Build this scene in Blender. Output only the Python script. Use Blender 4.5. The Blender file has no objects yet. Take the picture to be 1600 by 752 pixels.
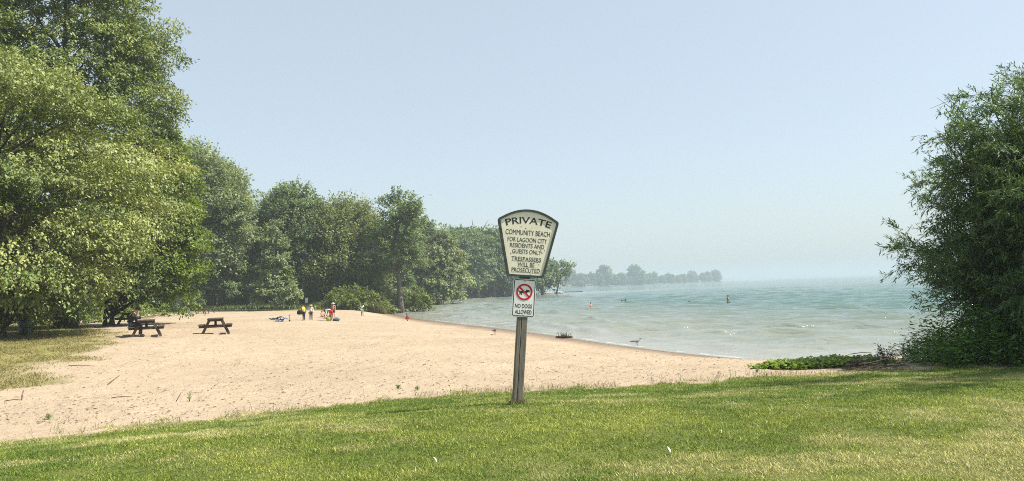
import bpy, bmesh, math, random
import numpy as np
from mathutils import Vector, Matrix, Euler

random.seed(4)
RNG = np.random.default_rng(11)
SC = bpy.context.scene
COL = SC.collection
R = math.radians

# ------------------------------------------------------------------ camera
EYE = 2.8            # eye height above the lake surface (z = 0)
FPX = 1155.0         # focal length in pixels of a 1600 wide frame
cam_d = bpy.data.cameras.new('camera')
cam_d.sensor_fit = 'HORIZONTAL'
cam_d.sensor_width = 36.0
cam_d.lens = FPX / 1600 * 36
cam_d.clip_start = 0.05
cam_d.clip_end = 20000
cam = bpy.data.objects.new('camera', cam_d)
COL.objects.link(cam)
PITCH, ROLL = 3.62, -2.0
CAMROT = Matrix.Rotation(R(90 + PITCH), 3, 'X') @ Matrix.Rotation(R(ROLL), 3, 'Z')
cam.matrix_world = Matrix.Translation((0, 0, EYE)) @ CAMROT.to_4x4()
SC.camera = cam

# ------------------------------------------------------------------ light
SUN_ELEV, SUN_AZ = 54.0, 4.0     # azimuth: degrees behind +X (sun stands to the right)
sdir = Vector((math.cos(R(SUN_ELEV)) * math.cos(R(SUN_AZ)),
               -math.cos(R(SUN_ELEV)) * math.sin(R(SUN_AZ)), math.sin(R(SUN_ELEV))))
sun_d = bpy.data.lights.new('sun', 'SUN')
sun_d.energy = 4.6
sun_d.angle = R(0.7)
sun_d.color = (1.0, 0.93, 0.80)
sun = bpy.data.objects.new('sun', sun_d)
COL.objects.link(sun)
sun.rotation_euler = sdir.to_track_quat('Z', 'Y').to_euler()

world = bpy.data.worlds.new('World')
SC.world = world
world.use_nodes = True
wn, wl = world.node_tree.nodes, world.node_tree.links
bg = wn['Background']
sky = wn.new('ShaderNodeTexSky')
sky.sky_type = 'NISHITA'
sky.sun_disc = False
sky.sun_elevation = R(SUN_ELEV)
sky.sun_rotation = math.atan2(sdir.x, sdir.y)
sky.altitude = 200
sky.air_density = 1.0
sky.dust_density = 2.5
sky.ozone_density = 2.0
veil = wn.new('ShaderNodeMix'); veil.data_type = 'RGBA'      # pale smoke veil over the blue
veil.inputs[0].default_value = 0.62
wl.new(sky.outputs[0], veil.inputs[6])
veil.inputs[7].default_value = (2.75, 3.05, 3.08, 1)
wl.new(veil.outputs[2], bg.inputs[0])
bg.inputs[1].default_value = 0.118

SC.view_settings.view_transform = 'Standard'
SC.view_settings.look = 'None'
SC.view_settings.gamma = 1.0
SC.view_settings.exposure = 1.04
SC.view_settings.use_curve_mapping = False
SC.cycles.use_denoising = False
SC.cycles.use_adaptive_sampling = False
SC.cycles.filter_width = 1.0
SC.cycles.max_bounces = 6
SC.cycles.diffuse_bounces = 3
SC.cycles.glossy_bounces = 2
SC.cycles.transmission_bounces = 4
SC.cycles.transparent_max_bounces = 8
SC.cycles.volume_bounces = 1
SC.cycles.sample_clamp_indirect = 4.0
SC.cycles.caustics_reflective = False
SC.cycles.caustics_refractive = False

HAZE_DENSITY = 0.00064
HAZE_COLOR = (0.545, 0.645, 0.725)


# ------------------------------------------------------------------ helpers
def tag(o, label=None, cat=None, group=None, kind=None):
    if label: o['label'] = label
    if cat: o['category'] = cat
    if group: o['group'] = group
    if kind: o['kind'] = kind
    return o


def empty(name, loc=(0, 0, 0), rz=0.0):
    o = bpy.data.objects.new(name, None)
    COL.objects.link(o)
    o.empty_display_size = 0.2
    o.location = loc
    o.rotation_euler = (0, 0, rz)
    return o


def np_mesh(name, V, F, mat=None, parent=None, smooth=False, attrs=None):
    """V (n,3), F (m,k) index array with k constant, or a list of such arrays"""
    V = np.asarray(V, dtype=np.float32)
    Fs = F if isinstance(F, list) else [F]
    me = bpy.data.meshes.new(name)
    me.vertices.add(len(V))
    me.vertices.foreach_set('co', V.ravel())
    idx = np.concatenate([np.asarray(f, dtype=np.int32).ravel() for f in Fs])
    tot = np.concatenate([np.full(len(f), np.asarray(f).shape[1], dtype=np.int32) for f in Fs])
    start = np.concatenate([[0], np.cumsum(tot)[:-1]]).astype(np.int32)
    me.loops.add(len(idx))
    me.loops.foreach_set('vertex_index', idx)
    me.polygons.add(len(tot))
    me.polygons.foreach_set('loop_start', start)
    if smooth:
        me.polygons.foreach_set('use_smooth', np.ones(len(tot), dtype=bool))
    me.update(calc_edges=True)
    if attrs:
        for k, (dom, arr) in attrs.items():
            arr = np.asarray(arr, dtype=np.float32)
            if arr.ndim == 2:
                a = me.attributes.new(k, 'FLOAT_COLOR', dom)
                if arr.shape[1] == 3:
                    arr = np.concatenate([arr, np.ones((len(arr), 1), np.float32)], 1)
                a.data.foreach_set('color', arr.ravel())
            else:
                a = me.attributes.new(k, 'FLOAT', dom)
                a.data.foreach_set('value', arr)
    if mat: me.materials.append(mat)
    o = bpy.data.objects.new(name, me)
    COL.objects.link(o)
    if parent: o.parent = parent
    return o


def bm_obj(name, bm, mat=None, parent=None, smooth=False):
    me = bpy.data.meshes.new(name)
    bmesh.ops.recalc_face_normals(bm, faces=bm.faces)
    bm.to_mesh(me)
    bm.free()
    if smooth:
        for p in me.polygons: p.use_smooth = True
    if mat: me.materials.append(mat)
    o = bpy.data.objects.new(name, me)
    COL.objects.link(o)
    if parent: o.parent = parent
    return o


def add_box(bm, c, s, rot=None, bevel=0.0):
    tmp = bmesh.new()
    bmesh.ops.create_cube(tmp, size=1.0)
    bmesh.ops.scale(tmp, vec=s, verts=tmp.verts)
    if bevel:
        bmesh.ops.bevel(tmp, geom=tmp.edges[:], offset=bevel, segments=1, affect='EDGES')
    m = Matrix.Translation(c)
    if rot is not None: m = m @ rot.to_4x4()
    bmesh.ops.transform(tmp, matrix=m, verts=tmp.verts)
    me = bpy.data.meshes.new('tmp')
    tmp.to_mesh(me); tmp.free()
    bm.from_mesh(me)
    bpy.data.meshes.remove(me)


def bar(bm, a, b, w, h, bevel=0.004):
    """rectangular bar from a to b"""
    a, b = Vector(a), Vector(b)
    d = b - a
    rot = d.to_track_quat('Z', 'Y').to_matrix()
    add_box(bm, (a + b) / 2, (w, h, d.length), rot, bevel)


def norm(a):
    return a / np.maximum(np.linalg.norm(a, axis=-1, keepdims=True), 1e-9)


def tubes(polys, sides=6):
    """polys: list of (points (k,3), radii (k,)) -> V, F"""
    Vs, Fs, off = [], [], 0
    ang = np.arange(sides) / sides * 2 * np.pi
    ca, sa = np.cos(ang), np.sin(ang)
    for pts, rad in polys:
        pts = np.asarray(pts, float); rad = np.asarray(rad, float)
        k = len(pts)
        t = np.gradient(pts, axis=0)
        t = norm(t)
        ref = np.where(np.abs(t[:, 2:3]) > 0.9, np.array([[1.0, 0, 0]]), np.array([[0, 0, 1.0]]))
        u = norm(np.cross(t, ref)); v = np.cross(t, u)
        ring = pts[:, None] + rad[:, None, None] * (u[:, None] * ca[None, :, None] + v[:, None] * sa[None, :, None])
        Vs.append(ring.reshape(-1, 3))
        i = np.arange(k - 1)[:, None] * sides
        j = np.arange(sides)[None]
        jn = (j + 1) % sides
        f = np.stack([i + j, i + jn, i + sides + jn, i + sides + j], -1).reshape(-1, 4) + off
        Fs.append(f)
        # end cap as a fan of quads (degenerate-free: uses centre point)
        c = len(pts) * sides
        Vs.append(pts[-1:].copy()); Vs.append(pts[:1].copy())
        last = (k - 1) * sides
        off2 = off
        cap = []
        for q in range(0, sides, 2):
            cap.append([off2 + last + q, off2 + last + (q + 1) % sides, off2 + last + (q + 2) % sides, off2 + c])
            cap.append([off2 + (q + 2) % sides, off2 + (q + 1) % sides, off2 + q, off2 + c + 1])
        Fs.append(np.array(cap))
        off += k * sides + 2
    return np.concatenate(Vs), np.concatenate(Fs)


def tube_obj(name, polys, mat, parent=None, sides=6):
    V, F = tubes(polys, sides)
    return np_mesh(name, V, F, mat, parent, smooth=True)


def smooth(a, b, x):
    t = np.clip((np.asarray(x, float) - a) / (b - a), 0, 1)
    return t * t * (3 - 2 * t)


_H = np.random.default_rng(5).random((256, 256))


def vnoise(x, y):
    x = np.asarray(x, float); y = np.asarray(y, float)
    xi = np.floor(x).astype(int); yi = np.floor(y).astype(int)
    fx = x - xi; fy = y - yi
    fx = fx * fx * (3 - 2 * fx); fy = fy * fy * (3 - 2 * fy)
    a = _H[xi % 256, yi % 256]; b = _H[(xi + 1) % 256, yi % 256]
    c = _H[xi % 256, (yi + 1) % 256]; d = _H[(xi + 1) % 256, (yi + 1) % 256]
    return (a * (1 - fx) + b * fx) * (1 - fy) + (c * (1 - fx) + d * fx) * fy


def fbm(x, y, o=4):
    s = 0; a = 0.5; t = 0
    for i in range(o):
        s = s + a * vnoise(x * 2 ** i + 17.3 * i, y * 2 ** i + 9.1 * i); t += a; a *= 0.5
    return s / t


# ------------------------------------------------------------------ materials
def mat_new(name):
    m = bpy.data.materials.new(name)
    m.use_nodes = True
    nt = m.node_tree
    return m, nt.nodes, nt.links, nt.nodes['Principled BSDF']


def noise_node(n, l, scale, detail=4, rough=0.6, coord=None, dist=0.0):
    t = n.new('ShaderNodeTexNoise')
    t.inputs['Scale'].default_value = scale
    t.inputs['Detail'].default_value = detail
    t.inputs['Roughness'].default_value = rough
    t.inputs['Distortion'].default_value = dist
    if coord is not None: l.new(coord, t.inputs['Vector'])
    return t


def ramp(n, l, src, stops):
    r = n.new('ShaderNodeValToRGB')
    e = r.color_ramp.elements
    while len(e) < len(stops): e.new(0.5)
    for i, (p, c) in enumerate(stops):
        e[i].position = p
        e[i].color = (*c, 1) if len(c) == 3 else c
    l.new(src, r.inputs[0])
    return r


def mixc(n, l, fac, a, b, mode='MIX'):
    m = n.new('ShaderNodeMix')
    m.data_type = 'RGBA'; m.blend_type = mode
    for s, v in ((m.inputs[0], fac), (m.inputs[6], a), (m.inputs[7], b)):
        if isinstance(v, (int, float)): s.default_value = v
        elif isinstance(v, tuple): s.default_value = (*v, 1)
        else: l.new(v, s)
    return m.outputs[2]


def mathn(n, l, op, a, b=None, clamp=False):
    m = n.new('ShaderNodeMath'); m.operation = op; m.use_clamp = clamp
    for s, v in ((m.inputs[0], a), (m.inputs[1], b)):
        if v is None: continue
        if isinstance(v, (int, float)): s.default_value = v
        else: l.new(v, s)
    return m.outputs[0]


def attr(n, name):
    a = n.new('ShaderNodeAttribute'); a.attribute_name = name
    return a


def coords(n):
    return n.new('ShaderNodeTexCoord').outputs['Object']


def simple(name, color, rough=0.7, var=0.25, scale=8.0, bump=0.0, spec=0.3):
    m, n, l, p = mat_new(name)
    co = coords(n)
    t = noise_node(n, l, scale, 5, 0.65, co)
    lo = tuple(c * (1 - var) for c in color); hi = tuple(min(1, c * (1 + var)) for c in color)
    r = ramp(n, l, t.outputs[0], [(0.3, lo), (0.7, hi)])
    l.new(r.outputs[0], p.inputs['Base Color'])
    p.inputs['Roughness'].default_value = rough
    p.inputs['Specular IOR Level'].default_value = spec
    if bump:
        b = n.new('ShaderNodeBump'); b.inputs['Strength'].default_value = bump
        b.inputs['Distance'].default_value = 0.02
        l.new(t.outputs[0], b.inputs['Height']); l.new(b.outputs[0], p.inputs['Normal'])
    return m


def wood(name, a, b, stretch=(14, 14, 1.0)):
    m, n, l, p = mat_new(name)
    co = coords(n)
    mp = n.new('ShaderNodeMapping'); mp.inputs['Scale'].default_value = stretch
    l.new(co, mp.inputs[0])
    t = noise_node(n, l, 3.0, 6, 0.7, mp.outputs[0], 0.4)
    r = ramp(n, l, t.outputs[0], [(0.28, a), (0.72, b)])
    l.new(r.outputs[0], p.inputs['Base Color'])
    p.inputs['Roughness'].default_value = 0.85
    p.inputs['Specular IOR Level'].default_value = 0.2
    bp = n.new('ShaderNodeBump'); bp.inputs['Strength'].default_value = 0.5; bp.inputs['Distance'].default_value = 0.01
    l.new(t.outputs[0], bp.inputs['Height']); l.new(bp.outputs[0], p.inputs['Normal'])
    return m


def leafmat(name, dark, light, trans=0.35, rough=0.55, spec=0.35):
    """leaf colour varies leaf by leaf through the per-leaf 'tint' attribute"""
    m, n, l, p = mat_new(name)
    t = attr(n, 'tint')
    r = ramp(n, l, t.outputs['Fac'], [(0.0, dark), (1.0, light)])
    l.new(r.outputs[0], p.inputs['Base Color'])
    p.inputs['Roughness'].default_value = rough
    p.inputs['Specular IOR Level'].default_value = spec
    tr = n.new('ShaderNodeBsdfTranslucent')
    tc = mixc(n, l, 1.0, r.outputs[0], (1.25, 1.2, 0.6), 'MULTIPLY')
    l.new(tc, tr.inputs['Color'])
    mx = n.new('ShaderNodeMixShader'); mx.inputs[0].default_value = trans
    l.new(p.outputs[0], mx.inputs[1]); l.new(tr.outputs[0], mx.inputs[2])
    l.new(mx.outputs[0], n['Material Output'].inputs[0])
    return m


M = {}
M['maple'] = leafmat('maple_leaves', (0.060, 0.110, 0.018), (0.36, 0.40, 0.150), 0.24)
M['bright'] = leafmat('bright_leaves', (0.055, 0.105, 0.014), (0.19, 0.26, 0.040), 0.4)
M['ash'] = leafmat('ash_leaves', (0.055, 0.100, 0.022), (0.27, 0.32, 0.105), 0.24)
M['poplar'] = leafmat('poplar_leaves', (0.098, 0.148, 0.066), (0.33, 0.385, 0.215), 0.37)
M['deep'] = leafmat('deep_green_leaves', (0.064, 0.112, 0.050), (0.225, 0.295, 0.145), 0.40)
M['olive'] = leafmat('olive_leaves', (0.10, 0.138, 0.044), (0.29, 0.335, 0.145), 0.36)
M['larch'] = leafmat('pale_larch_leaves', (0.10, 0.15, 0.06), (0.30, 0.36, 0.19), 0.3)
M['shrub'] = leafmat('shrub_leaves', (0.06, 0.095, 0.016), (0.20, 0.25, 0.055), 0.35)
M['reed'] = leafmat('reed_leaves', (0.09, 0.105, 0.03), (0.26, 0.26, 0.10), 0.3)
M['willow'] = leafmat('willow_leaves', (0.040, 0.090, 0.028), (0.16, 0.25, 0.088), 0.36, 0.5, 0.4)
M['weed'] = leafmat('weed_leaves', (0.046, 0.115, 0.016), (0.16, 0.30, 0.055), 0.3)
M['ivyish'] = leafmat('ground_cover_leaves', (0.10, 0.17, 0.018), (0.27, 0.38, 0.065), 0.3)
M['rust'] = leafmat('dry_brown_leaves', (0.05, 0.03, 0.02), (0.12, 0.07, 0.045), 0.2)
M['bark'] = wood('grey_bark', (0.06, 0.05, 0.04), (0.20, 0.17, 0.14), (3, 3, 0.7))
M['pale_bark'] = wood('pale_bark', (0.16, 0.14, 0.12), (0.40, 0.37, 0.33), (3, 3, 0.7))
M['darkbark'] = wood('dark_bark', (0.025, 0.02, 0.017), (0.08, 0.065, 0.05), (4, 4, 0.8))
M['tablewood'] = wood('weathered_table_wood', (0.035, 0.027, 0.020), (0.105, 0.082, 0.060), (10, 2, 10))
M['postwood'] = wood('grey_post_wood', (0.070, 0.062, 0.050), (0.27, 0.245, 0.205), (22, 22, 1.1))
M['drift'] = wood('bleached_driftwood', (0.10, 0.08, 0.06), (0.36, 0.31, 0.25), (6, 6, 6))
M['driftdark'] = wood('dark_driftwood', (0.035, 0.025, 0.02), (0.13, 0.10, 0.08), (6, 6, 6))
M['stone'] = simple('shore_stone', (0.30, 0.29, 0.26), 0.85, 0.4, 3, 0.6)
M['skin'] = simple('skin', (0.42, 0.24, 0.16), 0.5, 0.08, 6)
M['skin_dark'] = simple('brown_skin', (0.10, 0.055, 0.035), 0.5, 0.08, 6)
M['hair'] = simple('dark_hair', (0.015, 0.012, 0.010), 0.6, 0.3, 40)
M['white'] = simple('white_cloth', (0.72, 0.73, 0.74), 0.85, 0.08, 10)
M['black'] = simple('black_cloth', (0.012, 0.012, 0.014), 0.9, 0.3, 10)
M['navy'] = simple('navy_cloth', (0.02, 0.025, 0.05), 0.9, 0.3, 10)
M['yellow'] = simple('yellow_cloth', (0.62, 0.50, 0.03), 0.85, 0.1, 10)
M['red'] = simple('red_cloth', (0.62, 0.02, 0.03), 0.8, 0.1, 10)
M['teal'] = simple('teal_cloth', (0.03, 0.24, 0.24), 0.8, 0.15, 10)
M['aqua'] = simple('pale_aqua_cloth', (0.35, 0.58, 0.60), 0.8, 0.15, 10)
M['pink'] = simple('pink_cloth', (0.62, 0.22, 0.20), 0.8, 0.1, 10)
M['blue'] = simple('blue_towel', (0.08, 0.16, 0.50), 0.95, 0.2, 20)
M['slate'] = simple('slate_blue_mat', (0.07, 0.11, 0.16), 0.95, 0.2, 20)
M['cream'] = simple('cream_cloth', (0.60, 0.55, 0.45), 0.9, 0.1, 10)
M['lime'] = simple('yellow_green_bag', (0.40, 0.42, 0.07), 0.6, 0.15, 10)
M['greybird'] = simple('grey_feathers', (0.20, 0.20, 0.21), 0.8, 0.35, 14)
M['whitebird'] = simple('white_feathers', (0.65, 0.65, 0.65), 0.8, 0.12, 30)
M['plastic'] = simple('dark_green_plastic', (0.012, 0.020, 0.020), 0.35, 0.2, 6, 0, 0.5)
M['boatwhite'] = simple('white_gelcoat', (0.80, 0.80, 0.80), 0.3, 0.03, 4, 0, 0.5)
M['boatglass'] = simple('dark_boat_window', (0.03, 0.04, 0.05), 0.1, 0.1, 4, 0, 0.5)
M['tealtop'] = simple('teal_table_cover', (0.02, 0.36, 0.29), 0.7, 0.15, 14)
M['dockgrey'] = simple('grey_dock_stone', (0.12, 0.12, 0.12), 0.9, 0.3, 2)


# ------------------------------------------------------------------ pixel <-> world
def ray(x, y):
    d = CAMROT @ Vector((x - 800.0, 376.0 - y, -FPX))
    return np.array(d)


def P(x, y, D):
    """point at depth Y = D seen at pixel (x, y) of the 1600 wide photograph"""
    d = ray(x, y)
    k = D / d[1]
    return np.array([d[0] * k, D, EYE + d[2] * k])


def Z0(x, y, z=0.0):
    d = ray(x, y)
    k = (z - EYE) / d[2]
    return np.array([d[0] * k, d[1] * k, z])


SHORE_PX = [(1210, 563.5), (1150, 560.5), (1050, 550), (950, 537), (870, 524.5), (780, 512.5), (700, 504),
            (655, 498), (625, 492.5), (612, 489), (640, 481), (668, 474.5), (700, 470), (760, 465.5), (840, 460.5), (884, 458.5)]
_s = [Z0(*p)[:2] for p in SHORE_PX]
SHORE = np.array([[400, 60], [120, 34], [60, 27], [30, 24.5], [18, 24.8]] + [list(p) for p in _s]
                 + [[12, 268], [-20, 300], [-120, 330], [-700, 360]])
LAND_POLY = np.concatenate([SHORE, [[-900, 360], [-900, -60], [400, -60]]])


def inside(poly, x, y):
    r = np.zeros(np.shape(x), bool)
    n = len(poly)
    for i in range(n):
        x1, y1 = poly[i]; x2, y2 = poly[(i + 1) % n]
        if y1 == y2: continue
        c = ((y1 > y) != (y2 > y)) & (x < (x2 - x1) * (y - y1) / (y2 - y1) + x1)
        r ^= c
    return r


def shore_d(x, y):
    """signed distance to the shoreline, positive on land"""
    x = np.asarray(x, float); y = np.asarray(y, float)
    best = np.full(x.shape, 1e9)
    for i in range(len(SHORE) - 1):
        a, b = SHORE[i], SHORE[i + 1]
        d = b - a; L2 = d @ d
        t = np.clip(((x - a[0]) * d[0] + (y - a[1]) * d[1]) / L2, 0, 1)
        q = np.hypot(x - a[0] - t * d[0], y - a[1] - t * d[1])
        best = np.minimum(best, q)
    return np.where(inside(LAND_POLY, x, y), best, -best)


EDGE_X = [-40, -20, -12, -7.3, -3.2, 0, 5, 9, 14, 40]
EDGE_Y = [2.0, 5.0, 8.4, 11.0, 12.9, 13.9, 14.8, 15.3, 15.6, 16]


def edge_y(x):
    x = np.asarray(x, float)
    return np.interp(x, EDGE_X, EDGE_Y) + (fbm(x * 0.9, x * 0 + 3.0, 3) - 0.5) * 0.7


def zg(x, y, sd=None):
    x = np.asarray(x, float); y = np.asarray(y, float)
    if sd is None: sd = shore_d(x, y)
    L = 7 + 13 * smooth(28, 60, y)
    beach = np.where(sd > 0, 0.92 * (1 - np.exp(-np.maximum(sd, 0) / L)), np.maximum(sd * 0.06, -1.6))
    rise = 0.55 * smooth(-5, -20, x) * smooth(13, 26, y) * smooth(0, 6, sd)
    rise = rise + 0.35 * smooth(70, 110, y) * smooth(0, 14, sd)
    beach = beach + rise + np.where(sd > 0, (fbm(x * 0.25 + 40, y * 0.25, 3) - 0.5) * 0.16 * smooth(0, 5, sd), 0)
    beach = beach + (fbm(x * 1.7, y * 1.7 + 5, 3) - 0.5) * 0.10 * smooth(1, 4, sd) * smooth(140, 40, y)
    ey = np.interp(x, EDGE_X, EDGE_Y)
    crest = np.minimum(9.0, ey - 4.8)
    lawn = 1.25 - 0.40 * smooth(0, 1, (y - crest) / (ey - crest)) + (fbm(x * 0.35 + 9, y * 0.35, 3) - 0.5) * 0.10
    w = smooth(0.0, 4.5, y - ey)
    return lawn * (1 - w) + beach * w


_DS = np.concatenate([np.geomspace(3.0, 700, 2600)])


def gpx(x, y):
    """where the ray of pixel (x, y) meets the ground"""
    d = ray(x, y)
    k = _DS / d[1]
    X = d[0] * k; Zr = EYE + d[2] * k
    hit = np.nonzero(Zr <= np.maximum(zg(X, _DS), 0.0))[0]
    i = hit[0] if len(hit) else len(_DS) - 1
    return np.array([X[i], _DS[i], float(zg(X[i:i + 1], _DS[i:i + 1])[0])])


def gz(x, y):
    return float(zg(np.array([x]), np.array([y]))[0])


# ------------------------------------------------------------------ ground: lawn, beach, woodland floor
EXTRA = []


def build_ground():
    rr = np.geomspace(1.5, 620, 740)
    th = np.radians(np.arange(-84, 84.01, 0.2))
    TH, RR = np.meshgrid(th, rr)
    X = RR * np.sin(TH); Y = RR * np.cos(TH)
    sd = shore_d(X, Y)
    Z = zg(X, Y, sd)
    ny, nx = X.shape
    V = np.stack([X, Y, Z], -1).reshape(-1, 3)
    i = np.arange(ny - 1)[:, None] * nx; j = np.arange(nx - 1)[None]
    F = np.stack([i + j, i + j + 1, i + nx + j + 1, i + nx + j], -1).reshape(-1, 4)
    ey = edge_y(X)
    ed = (Y - ey)                                    # > 0 beyond the lawn
    cx = X.ravel()[F].mean(1); cy = Y.ravel()[F].mean(1); ced = ed.ravel()[F].mean(1)
    woods = woods_mask(cx, cy)
    csd = sd.ravel()[F].mean(1)
    is_l = ced < 0
    is_w = (~is_l) & (woods > 0.5) & (csd > 0.3)
    is_b = ~(is_l | is_w)
    dry = dry_mask(X, Y)
    A = {'shore': sd.ravel(), 'edge': ed.ravel(), 'dry': dry.ravel()}

    def sub(name, mask, mat):
        f = F[mask]
        u, inv = np.unique(f, return_inverse=True)
        o = np_mesh(name, V[u], inv.reshape(f.shape), mat, None, True,
                    {k: ('POINT', a[u]) for k, a in A.items()})
        tag(o, kind='structure')
        return o
    tag(sub('lawn', is_l, lawn_mat()), 'mown lawn in the foreground')
    tag(sub('beach', is_b, sand_mat()), 'pale sandy beach curving round the bay')
    tag(sub('woodland_ground', is_w, floor_mat()), 'shaded ground under the trees behind the beach')


def woods_mask(x, y):
    # beyond a line running behind the beach
    lx = [-140, -70, -40, -22, -13, -6, 0, 40]
    ly = [30, 58, 78, 84, 92, 96, 97, 120]
    return (y > np.interp(x, lx, ly) + (fbm(x * 0.2, y * 0.2, 3) - 0.5) * 6).astype(float)


def dry_mask(x, y):
    """dry grass under the trees on the left bank: right-hand edge of the patch"""
    ly = [10, 14, 18, 22, 27, 32, 38, 44, 52, 60, 75]
    lx = [-12, -10.6, -11.8, -13.0, -15.2, -17.4, -21.5, -25.5, -30, -36, -46]
    e = np.interp(y, ly, lx)
    return smooth(0.9, -1.8, x - e + (fbm(x * 0.55, y * 0.45 + 7, 4) - 0.5) * 5.0) * smooth(13, 15, y)


def lawn_mat():
    m, n, l, p = mat_new('lawn_soil_and_thatch')
    co = coords(n)
    a = noise_node(n, l, 0.7, 5, 0.6, co)
    b = noise_node(n, l, 30, 4, 0.7, co)
    c1 = ramp(n, l, a.outputs[0], [(0.35, (0.080, 0.110, 0.022)), (0.65, (0.15, 0.165, 0.050))])
    c2 = ramp(n, l, b.outputs[0], [(0.3, (0.5, 0.5, 0.5)), (0.7, (1.3, 1.3, 1.2))])
    c = mixc(n, l, 1.0, c1.outputs[0], c2.outputs[0], 'MULTIPLY')
    e = attr(n, 'edge').outputs['Fac']
    en = noise_node(n, l, 3.0, 5, 0.7, co)
    ee = mathn(n, l, 'ADD', e, mathn(n, l, 'MULTIPLY', en.outputs[0], 1.1))
    f = ramp(n, l, ee, [(0.30, (0, 0, 0)), (0.62, (1, 1, 1))])
    c = mixc(n, l, f.outputs[0], c, (0.33, 0.262, 0.182))
    l.new(c, p.inputs['Base Color'])
    p.inputs['Roughness'].default_value = 0.95
    p.inputs['Specular IOR Level'].default_value = 0.1
    bp = n.new('ShaderNodeBump'); bp.inputs['Strength'].default_value = 0.8; bp.inputs['Distance'].default_value = 0.04
    l.new(b.outputs[0], bp.inputs['Height']); l.new(bp.outputs[0], p.inputs['Normal'])
    return m


def sand_mat():
    m, n, l, p = mat_new('beach_sand')
    co = coords(n)
    sh = attr(n, 'shore').outputs['Fac']
    big = noise_node(n, l, 0.25, 4, 0.6, co)
    mid = noise_node(n, l, 4.2, 5, 0.62, co, 0.6)
    fine = noise_node(n, l, 42, 3, 0.7, co)
    base = ramp(n, l, big.outputs[0], [(0.3, (0.325, 0.258, 0.186)), (0.7, (0.39, 0.315, 0.23))])
    fm = ramp(n, l, fine.outputs[0], [(0.25, (0.62, 0.60, 0.56)), (0.6, (1.08, 1.08, 1.08))])
    c = mixc(n, l, 1.0, base.outputs[0], fm.outputs[0], 'MULTIPLY')
    # dark crumbs of leaf and twig litter in the sand
    vo = n.new('ShaderNodeTexVoronoi'); vo.inputs['Scale'].default_value = 11.0; l.new(co, vo.inputs['Vector'])
    sp = ramp(n, l, vo.outputs['Distance'], [(0.06, (1, 1, 1)), (0.13, (0, 0, 0))])
    patch = noise_node(n, l, 0.55, 5, 0.65, co, 0.8)
    pm = ramp(n, l, patch.outputs[0], [(0.38, (0.25,) * 3), (0.62, (1, 1, 1))])
    tone = ramp(n, l, patch.outputs[0], [(0.3, (0.90, 0.89, 0.87)), (0.7, (1.05, 1.05, 1.05))])
    c = mixc(n, l, 1.0, c, tone.outputs[0], 'MULTIPLY')
    spm = mathn(n, l, 'MULTIPLY', mathn(n, l, 'MULTIPLY', sp.outputs[0], pm.outputs[0]), mathn(n, l, 'GREATER_THAN', mid.outputs[0], 0.47))
    c = mixc(n, l, mathn(n, l, 'MULTIPLY', spm, 0.55), c, (0.12, 0.085, 0.05))
    # dry grass on the left bank
    dr = attr(n, 'dry').outputs['Fac']
    gn = noise_node(n, l, 1.3, 6, 0.7, co)
    g = ramp(n, l, gn.outputs[0], [(0.35, (0.20, 0.165, 0.06)), (0.5, (0.15, 0.145, 0.04)), (0.65, (0.27, 0.22, 0.10))])
    c = mixc(n, l, dr, c, g.outputs[0])
    # wet band and wrack line along the water
    wn_ = noise_node(n, l, 0.55, 5, 0.65, co)
    shn = mathn(n, l, 'ADD', sh, mathn(n, l, 'MULTIPLY', mathn(n, l, 'SUBTRACT', wn_.outputs[0], 0.5), 2.6))
    wet = ramp(n, l, mathn(n, l, 'MULTIPLY', shn, 0.25), [(0.3, (1, 1, 1)), (0.8, (0, 0, 0))])
    c = mixc(n, l, wet.outputs[0], c, (0.17, 0.118, 0.072))
    wr = ramp(n, l, mathn(n, l, 'MULTIPLY', shn, 0.25), [(0.06, (0, 0, 0)), (0.12, (1, 1, 1)), (0.2, (1, 1, 1)), (0.27, (0, 0, 0))])
    wr2 = mathn(n, l, 'MULTIPLY', wr.outputs[0], mathn(n, l, 'GREATER_THAN', mid.outputs[0], 0.48))
    c = mixc(n, l, mathn(n, l, 'MULTIPLY', wr2, 0.6), c, (0.06, 0.045, 0.03))
    l.new(c, p.inputs['Base Color'])
    rg = ramp(n, l, wet.outputs[0], [(0, (0.95,) * 3), (1, (0.45,) * 3)])
    l.new(rg.outputs[0], p.inputs['Roughness'])
    p.inputs['Specular IOR Level'].default_value = 0.25
    b1 = n.new('ShaderNodeBump'); b1.inputs['Strength'].default_value = 1.0; b1.inputs['Distance'].default_value = 0.12
    hm = mathn(n, l, 'MULTIPLY', mathn(n, l, 'MULTIPLY', mid.outputs[0], pm.outputs[0]), mathn(n, l, 'SUBTRACT', 1.0, wet.outputs[0]))
    l.new(hm, b1.inputs['Height'])
    b2 = n.new('ShaderNodeBump'); b2.inputs['Strength'].default_value = 0.6; b2.inputs['Distance'].default_value = 0.012
    l.new(fine.outputs[0], b2.inputs['Height']); l.new(b1.outputs[0], b2.inputs['Normal'])
    l.new(b2.outputs[0], p.inputs['Normal'])
    return m


def floor_mat():
    m, n, l, p = mat_new('woodland_soil')
    co = coords(n)
    a = noise_node(n, l, 0.5, 6, 0.7, co)
    c = ramp(n, l, a.outputs[0], [(0.3, (0.07, 0.085, 0.025)), (0.5, (0.11, 0.12, 0.04)), (0.7, (0.16, 0.135, 0.07))])
    l.new(c.outputs[0], p.inputs['Base Color'])
    p.inputs['Roughness'].default_value = 0.95
    return m


build_ground()


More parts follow.
